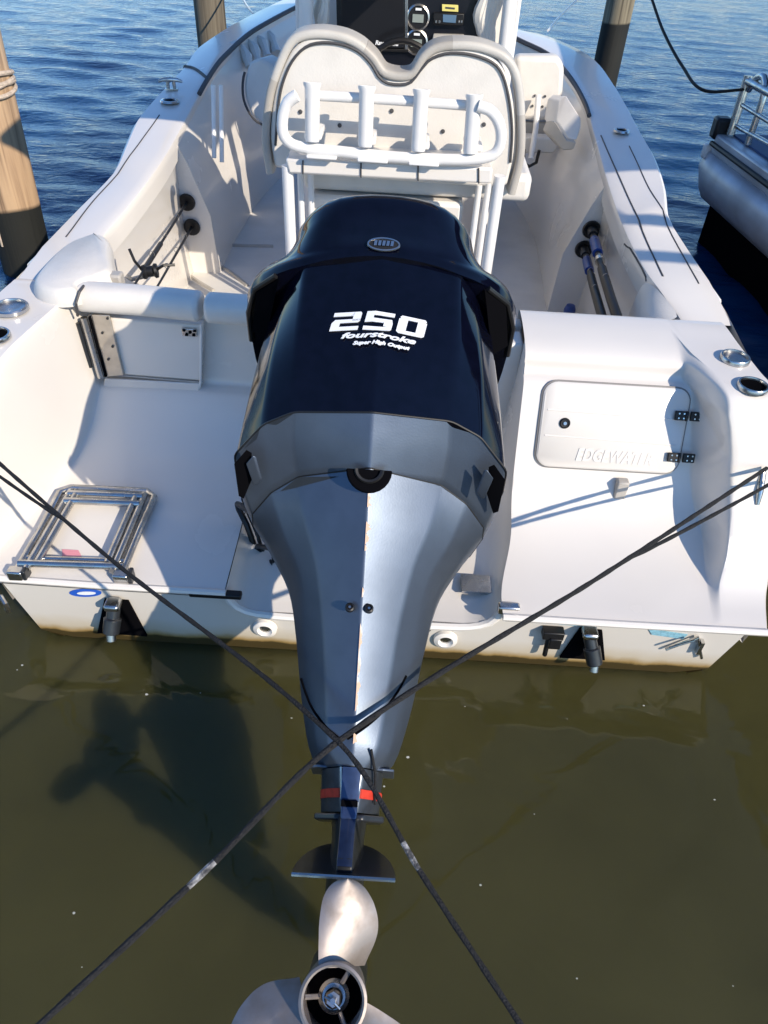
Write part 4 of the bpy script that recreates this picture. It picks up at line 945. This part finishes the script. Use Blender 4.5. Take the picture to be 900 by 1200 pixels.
for Dg, x0 in ((D2,-.107),(D5,-.034),(D0,.039)):
    mpart('numeral', digit(Dg, x0, U0, .062, .048), WHITE)
def curve_text(body, u0, h, width, name, x0):
    me = text_mesh(body, h, (1,0,0), (0,1,0), (0,0,0), .0008, .35, .0006, 1.0, width)
    for v in me.vertices:
        x, y_, z_ = v.co; xx = x + x0; v.co = face(xx, u0 + y_ - .022*xx) + MA*(z_ + .001)
    return text_obj(name, me, WHITE, motor)
curve_text('fourstroke', .264, .020, .165, 'script_lettering', 0.0)
curve_text('Super High Output', .246, .012, .125, 'small_lettering', .008)
# mounting bracket, hoses and cables in the well
bm = BM(); box(bm, (-.04, 1.95, .62), (.34,.26,.5)); box(bm, (-.04, 1.80, .45), (.24,.2,.3)); mpart('clamp_bracket', bm, DARKP, bev=.02)
bm = BM(); tube(bm, [V(-.2,1.84,.82), V(.12,1.84,.82)], .035, 12); mpart('tilt_tube', bm, STEEL)
for pts, r in (([(277,590,1.95),(288,612,1.9),(298,640,1.88),(305,662,1.85),(318,672,1.8)], .011), ([(300,640,1.86),(312,655,1.84),(322,660,1.8),(322,640,1.9)], .009), ([(284,580,1.98),(300,622,1.88),(318,656,1.86)], .007), ([(548,628,1.9),(532,655,1.86),(520,680,1.8),(528,665,1.84),(535,690,1.78),(518,700,1.75)], .008), ([(516,700,1.72),(515,720,1.66),(508,736,1.6),(495,738,1.58)], .006), ([(540,640,1.9),(520,690,1.8),(515,712,1.72)], .007)):
    q_ = [at(a,b,y=c) for a,b,c in pts]; sd = -1 if q_[0].x < 0 else 1
    bm = BM(); tube(bm, spline([MP(sd*.12,-.06,-.45)] + q_ + [V(sd*.10+.0, 2.02, .42)], 30), r, 8); mpart('cable', bm, BLACK)
bm = BM(); lathe(bm, at(545,634,y=1.88), (.3,-.6,.2), [(.0,-.03),(.018,-.03),(.018,.02),(.012,.03),(0,.03)], 12); mpart('hose_fitting', bm, STEEL)
bm = BM(); lathe(bm, at(309,667,y=1.82), (.3,-.6,.2), [(.0,-.02),(.010,-.02),(.010,.02),(0,.02)], 10); mpart('hose_fitting', bm, STEEL)
bm = BM(); box(bm, V(.33,1.75,.245), (.10,.08,.012)); mpart('well_plate', bm, STEEL)

# ------------------------------------------------------------------ mooring ropes crossing at the leg
XP = MP(-.012, -.555, -.215)
def rope(name, pts, r, label, worn):
    e = thing(name, pts[0], label, 'rope', 'dock lines crossing over the motor leg')
    pp = spline(pts, 80)
    def sag(i): return V(0,0,-.0)
    bm = BM(); n1 = int(80*worn[0]); n2 = int(80*worn[1])
    # two-strand twist: radius ripple
    def rr(i): return r*(1+.10*math.sin(i*1.9))
    tube(bm, pp[:n1+1], [rr(i) for i in range(n1+1)], 8); obj('strand', bm, ROPE, e)
    bm = BM(); tube(bm, pp[n1:n2+1], [rr(i)*.98 for i in range(n2-n1+1)], 8); obj('worn_strand', bm, ROPEW, e)
    bm = BM(); tube(bm, pp[n2:], [rr(i) for i in range(80-n2)], 8); obj('strand', bm, ROPE, e)
    return e, pp
L0 = cLp + V(.02,-.03,.03); R0 = cR + V(-.0,-.03,.05)
BLp = at(40,1207,z=.62); BRp = at(618,1213,z=.62)
X1 = at(400,866,d=1.545); X2 = at(396,869,d=1.535)
eR, ppR = rope('mooring_rope', [R0, R0.lerp(X1,.5)+V(0,0,-.012), X1, X1.lerp(BLp,.5)+V(0,0,-.01), BLp], .0068, 'black rope from the right stern cleat across the motor leg to the lower left', (.846,.866))
eL, ppL = rope('mooring_rope', [L0, L0.lerp(X2,.5)+V(0,0,-.03), X2, X2.lerp(BRp,.5)+V(0,0,-.01), BRp], .0058, 'thinner black rope from the left stern across the motor leg to the lower right', (.83,.85))
# second strands near the cleats
def second(e, a, b, off, r):
    n = 24; pts = [a.lerp(b, k/(n-1)) + off*(1-(k/(n-1)))**.8 for k in range(n)]
    bm = BM(); tube(bm, pts, [r*(1+.1*math.sin(k*1.9)) for k in range(n)], 8); obj('second_strand', bm, ROPE, e)
second(eR, R0, ppR[24], V(.02,-.035,-.03), .006)
second(eL, L0, ppL[22], V(-.03,-.03,-.03), .005)
lv = [v.co.copy() for v in leg_o.data.vertices]; bvh = BVHTree.FromPolygons(lv, [tuple(p.vertices) for p in leg_o.data.polygons])
def on_leg(px, py, off=.001):
    d_ = (at(px, py, d=1) - CAM_POS).normalized(); h = bvh.ray_cast(CAM_POS, d_)
    return (h[0] - d_*off) if h[0] is not None else None
for ps in ([(407,866),(420,858),(437,845),(452,830),(465,812),(472,800),(476,792)], [(398,866),(386,856),(374,842),(364,826),(357,808),(353,795)]):
    q = [on_leg(a, b) for a, b in ps]; q = [p for p in q if p is not None]
    if len(q) > 2: bm = BM(); tube(bm, spline(q, 20), .0032, 6); mpart('cover_seam', bm, PIT)
bm = BM(); tube(bm, [MP(.04,-.555,-.25), MP(.052,-.60,-.29), MP(.055,-.66,-.33)], .003, 6); obj('tail_line', bm, ROPE, eR)

# ------------------------------------------------------------------ fishing rods
def rod(name, pts, label, r0, blank, grip=None, reel=None, n=30):
    e = thing(name, pts[0], label, 'fishing rod', 'fishing rods stowed under the gunwales')
    pp = spline(pts, n); bm = BM(); tube(bm, pp, [r0*(1-.45*k/(n-1)) for k in range(n)], 8); obj('blank', bm, blank, e)
    if grip:
        for (k0, k1, mt, rr) in grip:
            bm = BM(); tube(bm, pp[k0:k1], rr, 10); obj('grip', bm, mt, e)
    if reel:
        c = Vector(reel); bm = BM(); lathe(bm, c, (1,.2,.1), [(.0,-.03),(.028,-.03),(.03,-.02),(.022,-.012),(.022,.012),(.03,.02),(.028,.03),(0,.03)], 18); rl = obj('reel', bm, BLACK, e)
        bm = BM(); tube(bm, [c+V(-.03,-.0,0), c+V(-.05,-.02,.05), c+V(-.07,0,.09)], .006, 8); obj('reel_crank', bm, BLACK, rl); bm = BM(); tube(bm, [c+V(.03,0,.01), c+V(.06,.0,.03), c+V(.10,.02,.025)], .006, 8); obj('reel_handle', bm, BLACK, rl)
        bm = BM(); tube(bm, [c+V(-.02,0,-.02), c+V(-.08,-.01,-.035), c+V(-.10,-.01,-.02)], .010, 8); obj('reel_foot', bm, STEEL, rl)
    for k in (6, 12, 18):
        bm = BM(); q = pp[k]; tube(bm, [q + V(.012*math.cos(a), 0, .014+.012*math.sin(a)) for a in [2*math.pi*j/10 for j in range(10)]], .0015, 5, closed=True); obj('line_guide', bm, STEEL, e)
    return e
def pt(a, b, y): return at(a, b, y=y)
rod('fishing_rod', [pt(219,237,YB_L), pt(190,283,3.3), pt(160,330,2.75), pt(138,365,2.5)], 'dark thin rod with a spinning reel on the left, higher of the two there', .0075, BLACK, [(14,22,BLACK,.011)], pt(176,318,2.9))
rod('fishing_rod', [pt(225,266,YB_L), pt(205,300,3.35), pt(186,333,2.9), pt(168,362,2.6)], 'dark thin rod without a visible reel on the left, nearer the deck hatch', .0075, BLACK)
rod('fishing_rod', [pt(693,268,YB_R), pt(704,310,3.2), pt(716,350,2.85), pt(728,385,2.6)], 'black rod with a blue wrap on the right, nearer the gunwale', .016, BLACK, [(5,11,BLUEGRIP,.024),(0,4,BLACK,.024),(12,14,STEEL,.022),(15,29,BLACK,.020)])
rod('fishing_rod', [pt(684,291,YB_R), pt(694,330,3.15), pt(704,366,2.8), pt(712,395,2.6)], 'black rod with a blue wrap on the right, lower and closer to the motor', .016, BLACK, [(6,12,BLUEGRIP,.022),(0,5,BLACK,.022),(13,29,BLACK,.019)])

# ------------------------------------------------------------------ pilings
def piling(base, r, top, lean, tide, label, tone=(.42,.30,.19), grp='wooden dock pilings', high=((.15,.115,.085),(.56,.45,.33))):
    e = thing('piling', base, label, 'piling', grp)
    bm = BM(); n = 28; rings = []
    ph = random.random()*6
    for k in range(22):
        z = -1.0 + (top+1.0)*k/21; c = Vector(base) + V(lean[0]*z, lean[1]*z, z)
        rings.append([c + V(math.cos(a), math.sin(a), 0)*r*(1+.02*math.sin(3*a+ph)+.012*math.sin(7*a+z*2)) for a in [2*math.pi*j/n for j in range(n)]])
    loft(bm, rings, True, True, True)
    o = obj('post', bm, wood_mat(tide, tone, high), e); 
    return e
pb = at(44, 312, z=0); pb = V(pb.x-.06, pb.y, 0)
piling(pb, .155, 3.4, (.02,.02), .42, 'big pale wooden piling with dark wet base and rope wrapped round it, left', tone=(.50,.34,.20))
p2 = V(-2.02, 8.7, 0); piling(p2, .15, 3.4, (0,0), .25, 'grey wooden piling beyond the left bow of the boat', tone=(.17,.145,.10), high=((.05,.045,.035),(.19,.165,.12)))
p3b = at(706, 100, z=0); piling(V(p3b.x, p3b.y, 0), .17, 3.6, (.0,.0), .72, 'wooden piling with a broad black wet band, off the right bow', tone=(.24,.21,.14), high=((.06,.055,.04),(.26,.23,.16)))
# twine lashed round the near piling
tw = thing('lashing_rope', pb + V(0,0,1.3), 'pale twine lashed round the pale piling with its tail hanging down', 'rope')
for k, (z, tl) in enumerate(((1.02,.0),(1.045,.02),(1.075,-.02),(1.10,.01))):
    bm = BM(); cc = pb + V(.02*z,.02*z,z); pts = [cc + V(.168*math.cos(a), .168*math.sin(a), tl*math.cos(a)+.012*math.sin(2*a+k)) for a in [2*math.pi*j/30 for j in range(30)]]
    tube(bm, pts, .012, 8, closed=True); obj('wrap', bm, TWINE, tw)
cc = pb + V(.02,.02,.98)
for pts in ([cc+V(.05,-.170,.05), cc+V(-.02,-.185,-.06), cc+V(-.075,-.165,-.14)], [cc+V(-.14,-.11,.06), cc+V(-.10,-.16,-.06), cc+V(-.075,-.165,-.14), cc+V(-.075,-.162,-.5), cc+V(-.075,-.158,-.80)], [cc+V(-.13,-.12,.1), cc+V(-.03,-.18,.04), cc+V(.07,-.16,.03)]):
    bm = BM(); tube(bm, spline(pts, 16), .009, 8); obj('tail', bm, TWINE, tw)

# ------------------------------------------------------------------ pontoon boat moored on the right
PB0 = at(838,158,z=.72); PB1 = at(905,206,z=.72)
pont = thing('pontoon_boat', (PB0.x, PB0.y, 0), 'aluminium pontoon boat in shade with blue deck and tubular rails at the right edge', 'boat')
dA = (PB1 - PB0); dA.z = 0; dA.normalize(); dN = V(-dA.y, dA.x, 0)
if dN.x < 0: dN = -dN
def pp_(s, n, z): return V(PB0.x, PB0.y, 0) + dA*s + dN*n + V(0,0,z)
LEN = 5.0; WID = 2.4
bm = BM(); prism(bm, [pp_(0,0,.60), pp_(LEN,0,.60), pp_(LEN,WID,.60), pp_(0,WID,.60)], V(0,0,.13)); obj('deck_edge', bm, ALU, pont, bev=.015)
bm = BM(); prism(bm, [pp_(.06,.10,.732), pp_(LEN,.10,.732), pp_(LEN,WID,.732), pp_(.06,WID,.732)], V(0,0,.012)); obj('deck_carpet', bm, BLUEV, pont)
bm = BM(); tube(bm, [pp_(.0,-.006,.665), pp_(LEN,-.006,.665)], .018, 8); obj('rub_rail', bm, BLACK, pont)
bm = BM(); 
for n0 in (.0,):
    rows = []
    for s, k in ((-.06,.15),(.0,.5),(.12,.85),(.35,1.0),(1.0,1.0),(LEN,1.0)):
        rows.append([pp_(s+.02, .02+.0*(1-k), .60), pp_(s, .0-.02*k, .50), pp_(s+.0, -.03*k+.03*(1-k), .43), pp_(s+.02, .0+.04*(1-k), .36), pp_(s+.05, .06, .30), pp_(s+.1,.22,.24)])
    loft(bm, rows, closed=False)
obj('pontoon', bm, ALU, pont, solid=.02)
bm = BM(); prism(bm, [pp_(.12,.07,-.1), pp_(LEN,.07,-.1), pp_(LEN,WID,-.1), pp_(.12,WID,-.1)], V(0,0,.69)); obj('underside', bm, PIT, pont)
def rail(pts, r=.022): 
    bm = BM(); tube(bm, pts, r, 10); return obj('rail', bm, STEEL, pont)
rail([pp_(.06,.08,.74), pp_(.03,.09,1.10)], .03); 
rail(spline([pp_(.30,.10,.74), pp_(.29,.10,1.05), pp_(.22,.10,1.13), pp_(.12,.10,1.10), pp_(.07,.10,1.02)], 16))
rail([pp_(.05,.09,1.07), pp_(2.8,.09,1.07)], .026); rail([pp_(.06,.09,.93), pp_(2.8,.09,.92)], .015); rail([pp_(.07,.09,.80), pp_(1.6,.09,.86)], .015)
for s in (.62,1.0,1.4,1.8,2.3,2.8): rail([pp_(s+.06,.09,.74), pp_(s,.09,1.06)], .022)
bm = BM(); box(bm, pp_(-.03,.04,.76), (.11,.11,.14)); obj('corner_bumper', bm, BLACK, pont, bev=.02)
bm = BM(); box(bm, pp_(-.05,.0,.60), (.06,.06,.10)); obj('corner_casting', bm, WPIPE, pont, bev=.015)
# unseen bimini top added to shade the boats, carried on poles
CZ = 2.55
bm = BM(); rows = []
for i in range(9):
    f = i/8; rows.append([V(2.62 + (5.3-2.62)*j/8, 1.95 + 5.0*f, CZ + .16*math.sin(math.pi*j/8)) for j in range(9)])
loft(bm, rows, closed=False); obj('shade_canopy', bm, BLUEV, pont, solid=.01)
for x_, y_ in ((5.25,2.1),(5.25,6.8)): rail([V(x_,y_,.7), V(x_,y_,CZ)], .02)
for y_ in (1.15,1.5): rail([V(2.62,y_+.5,CZ-.0), V(2.8,y_,CZ-.05), V(5.2,y_,CZ-.05)], .035)  # extra tubes added to throw shadow bands on the gunwale
# mooring line of the pontoon
mr = thing('mooring_line', at(765,0,y=7.0), 'dark slack line running down to the bow rail of the pontoon boat', 'rope')
bm = BM(); tube(bm, spline([at(755,-30,y=7.2), at(765,2,y=7.0), at(778,38,y=6.6), at(800,78,y=6.1), at(825,106,y=5.6), pp_(.045,.09,1.02)], 40), .010, 8); obj('line', bm, ROPE, mr)
ml = thing('mooring_line', at(640,36,y=6.6), 'thin white line rising from the right bow rail', 'rope')
bm = BM(); tube(bm, spline([at(642,36,y=6.5), at(655,20,y=7.2), at(676,0,y=8.2), at(700,-25,y=9.5)], 16), .008, 8); obj('line', bm, WPIPE, ml)
ml = thing('mooring_line', at(297,16,y=6.6), 'thin white line rising from the left bow rail', 'rope')
bm = BM(); tube(bm, spline([at(297,16,y=6.5), at(290,8,y=7.0), at(282,-6,y=7.8), at(274,-20,y=8.6)], 16), .008, 8); obj('line', bm, WPIPE, ml)

# ------------------------------------------------------------------ flecks of foam floating on the still water by the stern
bm = BM(); rf = random.Random(11)
for k in range(26):
    x, y_ = rf.uniform(-1.3, 1.3), rf.uniform(.45, 1.5); r_ = rf.uniform(.0015, .0045)
    vs = [bm.verts.new((x + r_*math.cos(a)*rf.uniform(.6,1.5), y_ + r_*math.sin(a)*rf.uniform(.6,1.2), .003)) for a in [2*math.pi*j/6 for j in range(6)]]
    bm.faces.new(vs)
tag(obj('foam_flecks', bm, mat('foam', (.5,.5,.45), .8)), 'tiny pale flecks floating on the olive water', None, None, 'stuff')
